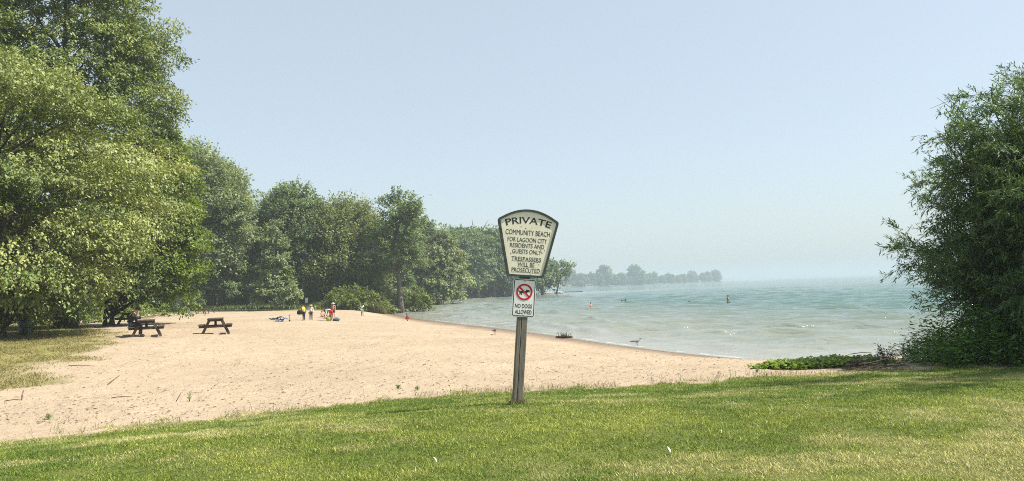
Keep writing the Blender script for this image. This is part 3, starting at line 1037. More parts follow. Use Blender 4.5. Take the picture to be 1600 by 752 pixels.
# ------------------------------------------------------------------ undergrowth behind the beach
def back_shrubs():
    g = 'shrubs behind the beach'
    k = 0
    def at(px, D):
        return P(px, 450, D)[0], D
    for (px, D, h, r, n, mat, name, lab) in [
        (548, 89, 2.4, 2.8, 5200, 'shrub', 'leafy_shrub', 'bright yellow-green shrub at the back of the beach'),
        (577, 89.5, 2.0, 2.0, 3800, 'shrub', 'leafy_shrub', 'bright green shrub just right of the brightest one'),
        (600, 96.5, 3.0, 2.2, 4200, 'olive', 'leafy_shrub', 'grey-green shrub left of the bare trunk at the water edge'),
        (646, 98, 3.0, 2.3, 3600, 'shrub', 'leafy_shrub', 'pale green shrub hanging over the water right of the bare trunk'),
        (598, 91, 1.2, 1.4, 1800, 'olive', 'leafy_shrub', 'low shrub left of the foot of the bare trunk at the water edge'),
        (513, 97, 2.6, 3.0, 3400, 'deep', 'leafy_shrub', 'dark shrub behind the group of bathers'),
        (490, 102, 1.4, 2.4, 1800, 'olive', 'leafy_shrub', 'low olive shrub beside the white post'),
        (400, 104, 1.8, 3.2, 2200, 'shrub', 'leafy_shrub', 'sunlit low shrub between the trunks behind the beach'),
        (378, 102, 1.6, 2.4, 1800, 'shrub', 'leafy_shrub', 'low sunlit shrub right of the thick dark trunk'),
        (440, 106, 1.8, 3.2, 2000, 'deep', 'leafy_shrub', 'dark shrub behind the thin-stemmed cone-shaped tree'),
        (318, 112, 2.4, 3.5, 2200, 'deep', 'leafy_shrub', 'dark shrub in the shade behind the far picnic tables'),
        (290, 108, 2.2, 3.0, 2000, 'deep', 'leafy_shrub', 'dark shrub beside the pale trunk behind the beach'),
        (222, 72, 1.6, 4.0, 3200, 'bright', 'leafy_shrub', 'green shrub under the bright yellow-green tree'),
        (175, 66, 2.0, 4.0, 3600, 'ash', 'leafy_shrub', 'green shrub in the shade left of the teal covered table'),
        (120, 56, 1.7, 3.6, 3600, 'bright', 'leafy_shrub', 'leafy shrub right of the dark litter bin'),
        (70, 54, 1.8, 3.6, 3400, 'ash', 'leafy_shrub', 'shaded shrub just behind the dark litter bin'),
        (-20, 46, 2.6, 4.0, 3600, 'ash', 'leafy_shrub', 'shaded shrub at the left edge of the picture')]:
        x, y = at(px, D)
        shrub(name, lab, 'shrub', x, y, h, r, n, (0.30 if D > 80 else 0.2, 0.19 if D > 80 else 0.12), mat, 500 + k, g)
        k += 1
    # reeds and tall grass in front of the shrubs: one uncountable band
    rng = np.random.default_rng(77)
    n = 15000
    px = rng.uniform(482, 600, n)
    D = 86.5 + rng.random(n) * 4.5 + np.interp(px, [482, 520, 600], [7, 1, 1.0])
    X = (px - 800) / FPX * D; Y = D
    ok = shore_d(X, Y) > 0.6
    X, Y = X[ok], Y[ok]; px = px[ok]
    Zb = zg(X, Y)
    m = len(X)
    hgt = np.interp(px, [482, 510, 530, 590, 600], [0.7, 0.9, 1.3, 1.5, 0.6]) * (0.6 + 0.6 * rng.random(m))
    d = rng.normal(0, 0.22, (m, 3)); d[:, 2] = 1
    nn = rng.normal(0, 1, (m, 3)); nn[:, 2] *= 0.2
    o = leaves('reeds', np.stack([X, Y, Zb], -1), norm(d), norm(nn), hgt, 0.055, rng.random(m), M['reed'])
    tag(o, 'band of tall reedy grass along the back of the beach', 'reeds', kind='stuff')
    # weeds under the trees behind the beach
    n = 16000
    px = rng.uniform(120, 500, n); D = rng.uniform(86, 112, n)
    X = (px - 800) / FPX * D
    ok = woods_mask(X, D) > 0.5
    X, Y = X[ok], D[ok]; m = len(X)
    d = rng.normal(0, 0.35, (m, 3)); d[:, 2] = 1
    nn = rng.normal(0, 1, (m, 3))
    o = leaves('undergrowth', np.stack([X, Y, zg(X, Y)], -1), norm(d), norm(nn), 0.25 + 0.45 * rng.random(m) ** 2, 0.10, rng.random(m), M['ash'])
    tag(o, 'low undergrowth beneath the trees behind the beach', 'undergrowth', kind='stuff')


back_shrubs()


# ------------------------------------------------------------------ right bank: willow and weeds
def right_bank():
    rng = np.random.default_rng(61)
    D = 17.0
    cx = P(1600, 450, D)[0] + 1.5
    bz = gz(cx, D)
    root = tag(empty('willow_tree', (cx, D, bz)), 'dark narrow-leaved willow leaning in from the right edge over the water', 'tree')
    H = P(1660, 84, D)[2] - bz
    # stems fan out from the base
    polys, tips = [], []
    for i in range(84):
        a = rng.random() * 6.28
        if math.cos(a) > 0.3 and rng.random() < 0.7: a = math.pi - a
        s = rng.uniform(0.3, 1.0)
        zf = rng.uniform(0.28, 1.0) if s > 0.5 else rng.uniform(0.6, 1.0)
        rr_ = 4.0 * s * (1 - 0.35 * max(0.0, zf - 0.55) / 0.45)
        top = np.array([math.cos(a) * rr_, math.sin(a) * rr_ * 0.85, H * 0.97 * zf * math.sqrt(max(0.05, 1 - 0.62 * (rr_ / 4.3) ** 2))])
        if i >= 71:      # unseen limbs beyond the picture's edge, added to throw shade on the lawn
            top = np.array([0.6 + rng.normal(0, 1.3), -6.2 + rng.normal(0, 1.3), 10.0 + rng.normal(0, 0.9)])
            lean_from = len(polys)
        mid = top * np.array([0.35, 0.35, 0.55]) + rng.normal(0, 0.15, 3)
        tt = np.linspace(0, 1, 8)[:, None]
        q = (1 - tt) ** 2 * np.array([math.cos(a) * 0.15, math.sin(a) * 0.15, -0.1]) + 2 * tt * (1 - tt) * mid + tt ** 2 * top
        polys.append((q, np.linspace(0.05, 0.008, 8)))
        tips.append(q)
    # branchlets
    S, Dv = [], []
    for q in tips:
        for b in range(30):
            t = rng.uniform(0.18, 1.0)
            p = np.array([np.interp(t * 7, np.arange(8), q[:, c]) for c in range(3)])
            o = p * np.array([1, 1, 0]); o = o / max(np.linalg.norm(o), 0.2)
            d = o * 0.8 + rng.normal(0, 0.6, 3) + np.array([0, 0, 0.35])
            d /= np.linalg.norm(d)
            L = rng.uniform(0.5, 1.25)
            polys.append((np.array([p, p + d * L * 0.5 + [0, 0, 0.03], p + d * L + [0, 0, -0.1 * L]]), np.array([0.010, 0.007, 0.003])))
            for s in range(9):
                u = rng.uniform(0.15, 1.0)
                S.append(p + d * L * u + rng.normal(0, 0.05, 3))
                dd = d * 0.9 + rng.normal(0, 0.5, 3) + np.array([0, 0, 0.1]); Dv.append(dd / np.linalg.norm(dd))
    S = np.array(S); Dv = np.array(Dv)
    nl = 18
    Pn, Dn, Nn = spray_leaves(rng, S, Dv, rng.uniform(0.25, 0.55, len(S)), 0.25, nl, 0.012, 0.12, 0.6, 0.42)
    # crown outline: keep leaves inside a lumpy envelope
    tint = 0.5 + np.repeat(rng.normal(0, 0.15, len(S)), nl) + rng.normal(0, 0.2, len(Pn))
    sz = 0.75 + 0.5 * rng.random(len(Pn))
    env = (Pn[:, 0] / 4.15) ** 2 + (Pn[:, 1] / 4.3) ** 2 + (np.maximum(Pn[:, 2] - 0.42 * H, 0) / (0.60 * H)) ** 2
    over = (Pn[:, 1] < -3.2) & (Pn[:, 2] > 4.5) & (Pn[:, 0] > -2.6)  # leaves of the added limbs that shade the lawn
    keep = (Pn[:, 2] > 0.15) & (over | (env < 1.0 + 0.45 * (fbm(Pn[:, 0] * 1.3 + 40, Pn[:, 2] * 1.3 + Pn[:, 1], 3) - 0.5)))
    leaves('crown', Pn[keep], Dn[keep], Nn[keep], 0.125 * sz[keep], 0.024 * sz[keep], tint[keep], M['willow'], root, 0.05)
    tube_obj('trunk', polys, M['darkbark'], root, 5)

    # weeds: mass of broad-leaved plants in front of the willow
    def weed_mass(name, label, xs, ys, n, hmin, hmax, leaf, mat, seed, dens=None):
        r = np.random.default_rng(seed)
        X = r.uniform(*xs, n); Y = r.uniform(*ys, n)
        if dens is not None:
            ok = r.random(n) < dens(X, Y)
            X, Y = X[ok], Y[ok]
        m = len(X)
        hh = (hmin + (hmax - hmin) * r.random(m)) * (0.6 + 0.8 * fbm(X * 0.9 + seed, Y * 0.9, 3))
        if dens is not None:
            hh *= 0.35 + 0.65 * dens(X, Y)
        base = np.stack([X, Y, zg(X, Y)], -1)
        d = r.normal(0, 0.25, (m, 3)); d[:, 2] = 1; d = norm(d)
        k = 12
        t = (np.arange(k)[None] + r.random((m, k))) / k
        pos = base[:, None] + d[:, None] * (hh[:, None] * t)[..., None]
        a = r.random((m, k)) * 6.28
        ld = np.stack([np.cos(a), np.sin(a), r.uniform(-0.25, 0.6, (m, k))], -1)
        nn = r.normal(0, 0.3, (m, k, 3)); nn[..., 2] += 1
        tint = (0.5 + r.normal(0, 0.13, (m, 1)) + r.normal(0, 0.18, (m, k))).ravel()
        sz = (0.6 + 0.6 * r.random((m, k))).ravel() * np.repeat(0.7 + 0.5 * r.random(m), k)
        o = leaves(name, pos.reshape(-1, 3), ld.reshape(-1, 3), nn.reshape(-1, 3), leaf[0] * sz, leaf[1] * sz, tint, M[mat])
        tag(o, label, 'weeds', kind='stuff')
    def d1(X, Y):
        front = 14.7 + (fbm(X * 0.6, X * 0 + 2, 3) - 0.5) * 0.8
        left = 7.9 + (Y - 15.0) * 0.25
        return smooth(0, 0.7, Y - front) * smooth(0, 1.6, X - left + (fbm(X, Y, 2) - .5))
    weed_mass('weeds', 'dense dark green weeds under the willow at the lawn edge', (6.9, 15), (14.4, 18.5), 5200, 0.45, 1.25, (0.15, 0.045), 'weed', 5, d1)
    # low bright creeping cover by the driftwood
    def d2(X, Y):
        return smooth(0.42, 0.56, fbm(X * 0.8 + 5, Y * 0.9 + 2, 3)) * smooth(5.1, 5.9, X) * smooth(8.8, 8.0, X) * smooth(15.6, 16.4, Y) * smooth(19.5, 18.5, Y)
    weed_mass('creeping_plants', 'low bright green creeping plants on the sand beside the driftwood', (5.1, 8.9), (15.6, 19.6), 2600, 0.08, 0.22, (0.10, 0.07), 'ivyish', 6, d2)

    # driftwood and twig pile
    c = gpx(1352, 578)
    pr = np.random.default_rng(8)
    polys = []
    for i in range(90):
        L = pr.uniform(0.15, 0.55); a = pr.normal(0.1, 0.7)
        p = np.array([pr.normal(0, 0.20), pr.normal(0, 0.14), abs(pr.normal(0.06, 0.10))])
        d = np.array([math.cos(a), math.sin(a) * 0.6, pr.normal(0.0, 0.15)])
        r = pr.uniform(0.004, 0.013)
        polys.append((np.array([p - d * L / 2, p + pr.normal(0, 0.02, 3), p + d * L / 2]), np.array([r, r, r * 0.5])))
    o = tube_obj('twig_pile', polys, M['driftdark'], None, 5)
    o.location = c
    tag(o, 'heap of dark dead twigs at the lawn edge beside the weeds', 'twig pile')
    # long bare branches in the pile
    polys = []
    for i in range(3):
        y0 = pr.normal(0, 0.12); z0 = pr.uniform(0.02, 0.12); kx = pr.uniform(0.7, 1.15); e = pr.uniform(0.12, 0.42)
        polys.append((np.array([[-0.55 * kx, y0 + pr.normal(0, .1), z0], [0.0, y0, z0 + 0.03], [0.5 * kx, y0 + pr.normal(0, .1), z0 + e * 0.35], [0.9 * kx, y0 + pr.normal(0, .15), z0 + e]]),
                      np.array([0.013, 0.012, 0.009, 0.005])))
    o = tube_obj('fallen_branch', polys, M['drift'], None, 6)
    o.location = c + np.array([0.15, -0.12, 0.0])
    tag(o, 'pale bare forked branch lying against the dark twig heap', 'branch')
    # dry brown weed standing behind the heap
    c = gpx(1383, 573)
    root = tag(empty('dry_weed', c), 'dry reddish-brown weed standing behind the twig heap', 'weed')
    S, Dv, polys = [], [], []
    for i in range(9):
        d = np.array([pr.normal(0, 0.35), pr.normal(0, 0.3), 1.0]); d /= np.linalg.norm(d)
        L = pr.uniform(0.3, 0.5)
        polys.append((np.array([[0, 0, 0], d * L * 0.6, d * L]), np.array([0.006, 0.005, 0.003])))
        for s in range(6):
            S.append(d * L * pr.uniform(0.5, 1)); Dv.append(norm(d + pr.normal(0, 0.6, 3)))
    Pn, Dn, Nn = spray_leaves(pr, np.array(S), np.array(Dv), 0.08, 0.2, 5, 0.012)
    leaves('leaves', Pn, Dn, Nn, 0.06, 0.022, pr.random(len(Pn)), M['rust'], root)
    tube_obj('stems', polys, M['driftdark'], root, 5)


right_bank()


# ------------------------------------------------------------------ grass
def grass_mat():
    m, n, l, p = mat_new('grass_blades')
    t = attr(n, 'col')
    l.new(t.outputs['Color'], p.inputs['Base Color'])
    p.inputs['Roughness'].default_value = 0.6
    p.inputs['Specular IOR Level'].default_value = 0.45
    tr = n.new('ShaderNodeBsdfTranslucent')
    l.new(t.outputs['Color'], tr.inputs['Color'])
    mx = n.new('ShaderNodeMixShader'); mx.inputs[0].default_value = 0.35
    l.new(p.outputs[0], mx.inputs[1]); l.new(tr.outputs[0], mx.inputs[2])
    l.new(mx.outputs[0], n['Material Output'].inputs[0])
    return m


M['grass'] = grass_mat()


def blades(name, X, Y, h, w, col, rng, lean=0.55):
    n = len(X)
    Z = zg(X, Y) - 0.005
    a = rng.random(n) * 6.28
    ld = rng.normal(0, lean, (n, 2))
    base = np.stack([X, Y, Z], -1)
    side = np.stack([np.cos(a), np.sin(a), np.zeros(n)], -1) * (w * 0.5)[:, None]
    up = np.stack([ld[:, 0], ld[:, 1], np.ones(n)], -1); up = norm(up)
    mid = base + up * (h * 0.55)[:, None]
    tip = mid + norm(up + np.stack([ld[:, 0], ld[:, 1], -0.15 * np.ones(n)], -1) * 0.8) * (h * 0.5)[:, None]
    V = np.stack([base - side, base + side, mid + side * 0.8, mid - side * 0.8, tip], 1).reshape(-1, 3)
    i = np.arange(n)[:, None] * 5
    Fq = i + np.array([[0, 1, 2, 3]]); Ft = i + np.array([[3, 2, 4]])
    cc = np.concatenate([col, col])
    return np_mesh(name, V, [Fq, Ft], M['grass'], None, False, {'col': ('FACE', cc)})


def build_grass():
    rng = np.random.default_rng(31)
    N = 1500000
    Y = 4.4 + (17 - 4.4) * rng.random(N) ** 0.85
    X = (rng.random(N) * 2 - 1) * (Y * 0.80 + 1.2)
    # lumpy outline of the lawn
    e = edge_y(X) - Y + (fbm(X * 1.7, Y * 1.7 + 11, 4) - 0.5) * 1.7
    keep = (rng.random(N) < smooth(-0.25, 0.45, e)) & (rng.random(N) < np.interp(Y, [4.4, 8, 12, 17], [1.0, 0.9, 0.75, 0.6]))
    clump = fbm(X * 5, Y * 5, 2)
    keep &= rng.random(N) < 0.35 + 1.2 * clump
    X, Y, e = X[keep], Y[keep], e[keep]
    n = len(X)
    clump = fbm(X * 5, Y * 5, 2)
    h = (0.022 + 0.024 * rng.random(n)) * (0.35 + 1.4 * clump) * np.where(e < 0.5, 1.25, 1.0)
    w = (0.0035 + 0.0035 * rng.random(n)) * np.interp(Y, [4.4, 9, 16], [0.9, 1.2, 1.8])
    # colour: green to straw, in drifts
    big = fbm(X * 0.45 + 31, Y * 0.8 + 3, 4)
    med = fbm(X * 1.8 + 5, Y * 2.4, 3)
    straw = smooth(0.50, 0.68, big * 0.6 + med * 0.4 + 0.16 * smooth(1.5, 6, X) * smooth(9.4, 8.4, Y) + 0.05 * smooth(3, -4, X) * 0)
    straw = np.maximum(straw * 0.75, smooth(0.9, 0.0, e) * smooth(2, -6, X) * 0.8)
    straw = np.clip(straw + rng.normal(0, 0.13, n), 0, 1)
    g1 = np.array([0.090, 0.165, 0.012]); g2 = np.array([0.31, 0.355, 0.062]); st = np.array([0.50, 0.46, 0.20])
    f = np.clip(0.5 + (fbm(X * 0.8 + 60, Y * 1.1 + 9, 3) - 0.5) * 1.8 + rng.normal(0, 0.34, n) + (clump - 0.5) * 0.9, 0, 1)[:, None]
    f = np.clip(f - 0.35 * smooth(8.9, 9.8, Y)[:, None], 0, 1)
    col = g1 * (1 - f) + g2 * f
    col = col * (1 - straw[:, None]) + st * straw[:, None]
    col = np.clip(col * np.exp(rng.normal(-0.03, 0.32, (n, 1))), 0, 0.8)
    o = blades('lawn_grass', X, Y, h, w, col, rng, 0.75)
    tag(o, 'short mown grass of the foreground lawn', 'grass', kind='stuff')

    # dry tufted grass on the left bank
    N = 230000
    Y = rng.uniform(13.5, 52, N); px = rng.uniform(-60, 260, N)
    X = (px - 800) / FPX * Y
    dm = dry_mask(X, Y) * smooth(0.30, 0.62, fbm(X * 1.1 + 3, Y * 0.9, 4))
    keep = rng.random(N) < dm
    X, Y = X[keep], Y[keep]; n = len(X)
    col = np.array([0.34, 0.28, 0.12]) * (1 - (f := np.clip(0.35 + rng.normal(0, 0.3, n), 0, 1)[:, None])) + np.array([0.14, 0.17, 0.035]) * f
    o = blades('dry_grass', X, Y, 0.04 + 0.05 * rng.random(n), 0.012 + 0.01 * rng.random(n), col, rng, 0.7)
    tag(o, 'sparse dry grass on the bank under the left trees', 'grass', kind='stuff')

    # straggling blades where lawn meets sand
    N = 5000
    X = rng.uniform(-13, 8, N); Y = edge_y(X) + rng.exponential(0.22, N) - 0.1
    keep = rng.random(N) < smooth(0.4, 0.6, fbm(X * 1.3, Y * 1.3 + 50, 3))
    gp = gpx(809, 633)
    aa = rng.random(260) * 6.28; ra = 0.06 + rng.exponential(0.05, 260)
    X = np.concatenate([X[keep], gp[0] + ra * np.cos(aa)]); Y = np.concatenate([Y[keep], gp[1] + 0.03 + ra * np.sin(aa)]); n = len(X)
    col = np.where(rng.random((n, 1)) < 0.5, np.array([[0.28, 0.24, 0.10]]), np.array([[0.10, 0.13, 0.03]]))
    o = blades('edge_grass', X, Y, 0.08 + 0.12 * rng.random(n) ** 2, np.full(n, 0.006), col, rng, 0.4)
    tag(o, 'straggling long grass along the edge of the lawn', 'grass', kind='stuff')
    # clover heads
    N = 160
    X = rng.uniform(1, 12, N); Y = rng.uniform(9.5, 14.8, N)
    a = rng.normal(0, 1, (N, 3))
    o = leaves('clover_flowers', np.stack([X, Y, zg(X, Y) + 0.045], -1), norm(a), norm(rng.normal(0, 1, (N, 3)) + [0, 0, 1]), 0.014, 0.014, rng.random(N), M['whitebird'])
    tag(o, 'tiny white clover heads scattered in the lawn', 'clover', kind='stuff')


build_grass()


# ------------------------------------------------------------------ litter, sticks, feathers, weeds on the sand
def sand_things():
    rng = np.random.default_rng(71)
    N = 15000
    Y = 12 + 60 * rng.random(N) ** 1.6; X = rng.uniform(-1, 1, N) * Y * 0.8
    sd = shore_d(X, Y)
    keep = (Y > edge_y(X) + 0.3) & (sd > 1.0)
    X, Y = X[keep], Y[keep]; n = len(X)
    a = rng.random(n) * 6.28
    d = np.stack([np.cos(a), np.sin(a), rng.normal(0, 0.12, n)], -1)
    nn = rng.normal(0, 0.4, (n, 3)); nn[:, 2] += 1
    o = leaves('beach_litter', np.stack([X, Y, zg(X, Y) + 0.012], -1), d, nn, 0.025 + 0.11 * rng.random(n) ** 4, 0.010 + 0.015 * rng.random(n), rng.random(n), M['rust'], None, 0.4)
    tag(o, 'scattered dead leaves and bits of twig on the sand', 'litter', kind='stuff')

    sticks = [((7, 628), (34, 626), 'thin stick lying near the lower left edge of the sand', (33, 626), (37, 611)),
              ((168, 602), (187, 588), 'thin slanting stick on the sand left of the sprouting weed', None, None),
              ((174, 623), (207, 621), 'low twig lying on the sand close to the lawn edge', None, None),
              ((107, 572.5), (148, 573), 'long low stick at the edge of the dry grass bank', None, None),
              ((275, 629), (281, 616), 'short dark stick poking up from the lawn edge beside the weed', None, None)]
    for i, (a, b, lab, c, e) in enumerate(sticks):
        A = gpx(*a); B = gpx(*b)
        if i == 4:
            B = A + np.array([0.08, 0.05, 0.16])
        polys = []
        A[2] += 0.012; B[2] += 0.012
        mid = (A + B) / 2 + np.array([0, 0.02, 0.015])
        r = 0.0055 if A[1] < 14 else 0.008
        polys.append((np.array([A, mid, B]), np.array([r, r * 0.9, r * 0.5])))
        if c is not None:
            E = gpx(*e); E[2] += 0.02
            polys.append((np.array([B, (B + E) / 2, E]), np.array([r, r * 0.8, r * 0.5])))
        o = tube_obj('stick', polys, M['driftdark'], None, 5)
        tag(o, lab, 'stick', 'sticks on the sand')
    # driftwood log with twigs near the water
    c = gpx(882, 529)
    polys = [(np.array([[-0.45, 0, 0.06], [0, 0.03, 0.09], [0.42, -0.02, 0.06]]), np.array([0.07, 0.09, 0.05]))]
    for i in range(16):
        x = rng.uniform(-0.42, 0.4); L = rng.uniform(0.12, 0.32)
        polys.append((np.array([[x, 0, 0.08], [x + rng.normal(0, 0.06), rng.normal(0, 0.08), 0.08 + L * 0.6], [x + rng.normal(0, 0.12), rng.normal(0, 0.12), 0.08 + L]]), np.array([0.018, 0.012, 0.006])))
    o = tube_obj('driftwood_log', polys, M['driftdark'], None, 6)
    o.location = c
    tag(o, 'dark driftwood clump with twigs beside the water just right of the signpost', 'driftwood')
    # weeds sprouting at the lawn edge
    for i, (px, py, h, lab) in enumerate([(296, 628, 0.23, 'upright feathery weed sprouting from the left lawn edge'),
                                          (76, 656, 0.12, 'small leafy weed on the sand at the far left lawn edge'),
                                          (622, 608, 0.11, 'small green weed on the sand left of the signpost'),
                                          (653, 610, 0.08, 'smallest green weed between the signpost and its bigger neighbour'),
                                          (1183, 582, 0.15, 'little green weed on the sand near the creeping plants')]):
        g = gpx(px, py)
        root = tag(empty('weed_plant', g), lab, 'weed', 'weeds at the lawn edge')
        S, Dv, polys = [], [], []
        for s in range(5 if i else 3):
            dd = norm(np.array([rng.normal(0, 0.35 if i else 0.18), rng.normal(0, 0.3 if i else 0.12), 1.0]))
            L = h * rng.uniform(0.6, 0.9)
            polys.append((np.array([[0, 0, -0.01], dd * L * 0.5, dd * L]), np.array([0.004, 0.003, 0.0015])))
            for k in range(7):
                S.append(dd * L * rng.uniform(0.2, 1.0)); a = rng.random() * 6.28
                Dv.append(norm(np.array([math.cos(a), math.sin(a), 0.5])))
        Pn, Dn, Nn = spray_leaves(rng, np.array(S), np.array(Dv), 0.04, 0.1, 4, 0.004)
        leaves('leaves', Pn, Dn, Nn, 0.030, 0.009, rng.random(len(Pn)), M['weed'], root)
        tube_obj('stems', polys, M['weed'], root, 4)
    # feathers on the lawn
    for i, (px, py, lab, rot) in enumerate([(683, 728, 'small white feather lying on the lawn left of the signpost', 2.4),
                                            (1048, 713, 'pale grey feather standing in the lawn right of the signpost', 1.9),
                                            (1128, 682, 'tiny white feather in the lawn, the smallest of the three', 1.8)]):
        g = gpx(px, py)
        L = [0.065, 0.075, 0.035][i]
        bm = bmesh.new()
        n = 9
        rows = []
        for k in range(n):
            t = k / (n - 1)
            w = L * 0.16 * math.sin(math.pi * min(1, t * 0.9 + 0.1)) ** 0.7
            y = t * L
            z = 0.02 * math.sin(t * 2.2)
            rows.append([bm.verts.new((-w, y, z - 0.004)), bm.verts.new((0, y, z)), bm.verts.new((w, y, z - 0.004))])
        for k in range(n - 1):
            for j in range(2):
                bm.faces.new((rows[k][j], rows[k][j + 1], rows[k + 1][j + 1], rows[k + 1][j]))
        bmesh.ops.solidify(bm, geom=bm.faces[:], thickness=0.0012)
        o = bm_obj('feather', bm, M['whitebird'], None, True)
        o.location = (g[0], g[1], g[2] + 0.035)
        o.rotation_euler = (0.3, 0.25, rot - 1.57)
        tag(o, lab, 'feather', 'feathers on the lawn')
    # stones and logs along the point
    for i, (px, py, s) in enumerate([(733, 466.5, 0.9), (741, 466, 0.7), (752, 465.5, 1.1), (766, 464.5, 1.2), (775, 464, 0.9), (787, 463.5, 1.0), (800, 463, 0.8), (858, 460, 1.0), (872, 459.3, 1.1)]):
        c = Z0(px, py)
        bm = bmesh.new()
        bmesh.ops.create_icosphere(bm, subdivisions=2, radius=1)
        for v in bm.verts:
            k = 0.8 + 0.5 * float(vnoise(v.co.x * 1.3 + i * 7 + 50, v.co.y * 1.3 + v.co.z * 2 + 50))
            v.co = Vector((v.co.x * k * s * 1.6, v.co.y * k * s, v.co.z * k * s * 0.6))
        o = bm_obj('shore_rock', bm, M['stone'], None, False)
        o.location = (c[0], c[1] + 1.5, 0.2)
        tag(o, 'pale rock at the water line of the wooded point', 'rock', 'rocks along the wooded point')
    for i, (a, b, lab) in enumerate([((756, 464.5), (783, 462.8), 'long pale fallen log on the shore of the wooded point'),
                                     ((724, 466.5), (748, 465.2), 'shorter pale fallen log on the shore near the leaning willow')]):
        A = Z0(*a); B = Z0(*b)
        A[2] = 0.55; B[2] = 0.7; A[1] += 1; B[1] = A[1] + 2
        o = tube_obj('fallen_log', [(np.array([A, (A + B) / 2 + [0, 0, 0.1], B]), np.array([0.35, 0.32, 0.22]))], M['drift'], None, 8)
        tag(o, lab, 'log', 'logs along the wooded point')


sand_things()


# ------------------------------------------------------------------ signpost
def text_mesh(txt, height, width=None, bold=0.0, depth=0.0012):
    cu = bpy.data.curves.new('txt', 'FONT')
    cu.body = txt
    cu.size = 1.0
    cu.align_x = 'CENTER'
    cu.offset = bold
    cu.extrude = depth
    cu.resolution_u = 4
    ob = bpy.data.objects.new('txt', cu)
    COL.objects.link(ob)
    dg = bpy.context.evaluated_depsgraph_get()
    me = bpy.data.meshes.new_from_object(ob.evaluated_get(dg))
    bpy.data.objects.remove(ob)
    bpy.data.curves.remove(cu)
    co = np.zeros(len(me.vertices) * 3, np.float32); me.vertices.foreach_get('co', co); co = co.reshape(-1, 3)
    lo, hi = co.min(0), co.max(0)
    s = height / (hi[1] - lo[1])
    sx = s if width is None else width / (hi[0] - lo[0])
    co[:, 0] = (co[:, 0] - (lo[0] + hi[0]) / 2) * sx
    co[:, 1] = (co[:, 1] - (lo[1] + hi[1]) / 2) * s
    return me, co


def text_obj(name, txt, cx, cy, z, height, width, mat, parent, bold=0.0, arc=None):
    me, co = text_mesh(txt, height, width, bold)
    if arc:                                     # bend along a circle of radius arc, centre below
        a = co[:, 0] / arc
        r = arc + co[:, 1]
        co[:, 0] = r * np.sin(a); co[:, 1] = r * np.cos(a) - arc
    out = np.stack([co[:, 0] + cx, -(co[:, 2] + z), co[:, 1] + cy], -1).astype(np.float32)
    me.vertices.foreach_set('co', out.ravel())
    me.update()
    me.materials.clear(); me.materials.append(mat)
    o = bpy.data.objects.new(name, me)
    COL.objects.link(o)
    o.parent = parent
    return o


def round_poly(pts, rads, seg=6):
    """2-D polygon with rounded corners"""
    out = []
    n = len(pts)
    for i in range(n):
        p = np.array(pts[i], float); a = np.array(pts[i - 1], float); b = np.array(pts[(i + 1) % n], float)
        r = rads[i]
        if r <= 0: out.append(p); continue
        u = (a - p) / np.linalg.norm(a - p); v = (b - p) / np.linalg.norm(b - p)
        half = math.acos(np.clip(u @ v, -1, 1)) / 2
        d = r / math.tan(half)
        c = p + (u + v) / np.linalg.norm(u + v) * (r / math.sin(half))
        s = p + u * d - c; e = p + v * d - c
        a0 = math.atan2(s[1], s[0]); a1 = math.atan2(e[1], e[0])
        da = (a1 - a0 + math.pi) % (2 * math.pi) - math.pi
        for k in range(seg + 1):
            t = a0 + da * k / seg
            out.append(c + r * np.array([math.cos(t), math.sin(t)]))
    return np.array(out)


def slab(name, poly, y0, y1, mat, parent, bevel=0.0):
    """poly in (x, z); extruded from y0 (front, smaller) to y1"""
    bm = bmesh.new()
    f = [bm.verts.new((p[0], y0, p[1])) for p in poly]
    b = [bm.verts.new((p[0], y1, p[1])) for p in poly]
    bm.faces.new(f); bm.faces.new(b[::-1])
    n = len(poly)
    for i in range(n):
        bm.faces.new((f[i], f[(i + 1) % n], b[(i + 1) % n], b[i]))
    if bevel:
        ed = [e for e in bm.edges if all(abs(v.co.y - y0) < 1e-6 for v in e.verts)]
        bmesh.ops.bevel(bm, geom=ed, offset=bevel, segments=2, affect='EDGES')
    return bm_obj(name, bm, mat, parent)


def ring_strip(name, outer, inner, y0, y1, mat, parent):
    bm = bmesh.new()
    n = len(outer)
    vs = []
    for poly, y in ((outer, y0), (inner, y0), (outer, y1), (inner, y1)):
        vs.append([bm.verts.new((p[0], y, p[1])) for p in poly])
    for i in range(n):
        j = (i + 1) % n
        bm.faces.new((vs[0][i], vs[0][j], vs[1][j], vs[1][i]))
        bm.faces.new((vs[2][i], vs[3][i], vs[3][j], vs[2][j]))
        bm.faces.new((vs[0][i], vs[2][i], vs[2][j], vs[0][j]))
        bm.faces.new((vs[1][i], vs[1][j], vs[3][j], vs[3][i]))
    return bm_obj(name, bm, mat, parent)


def offset_poly(poly, d):
    n = len(poly)
    out = []
    for i in range(n):
        a, p, b = poly[i - 1], poly[i], poly[(i + 1) % n]
        t = b - a; t = t / np.linalg.norm(t)
        out.append(p + np.array([-t[1], t[0]]) * d)
    return np.array(out)


def enamel(name, base, grime, rough=0.45):
    m, n, l, p = mat_new(name)
    co = coords(n)
    a = noise_node(n, l, 6, 6, 0.7, co)
    b = noise_node(n, l, 38, 4, 0.75, co)
    c1 = ramp(n, l, a.outputs[0], [(0.35, tuple(c * 0.9 for c in base)), (0.65, base)])
    f = ramp(n, l, b.outputs[0], [(0.66, (0, 0, 0)), (0.72, (1, 1, 1))])
    c = mixc(n, l, mathn(n, l, 'MULTIPLY', f.outputs[0], 0.55), c1.outputs[0], grime)
    l.new(c, p.inputs['Base Color'])
    p.inputs['Roughness'].default_value = rough
    return m


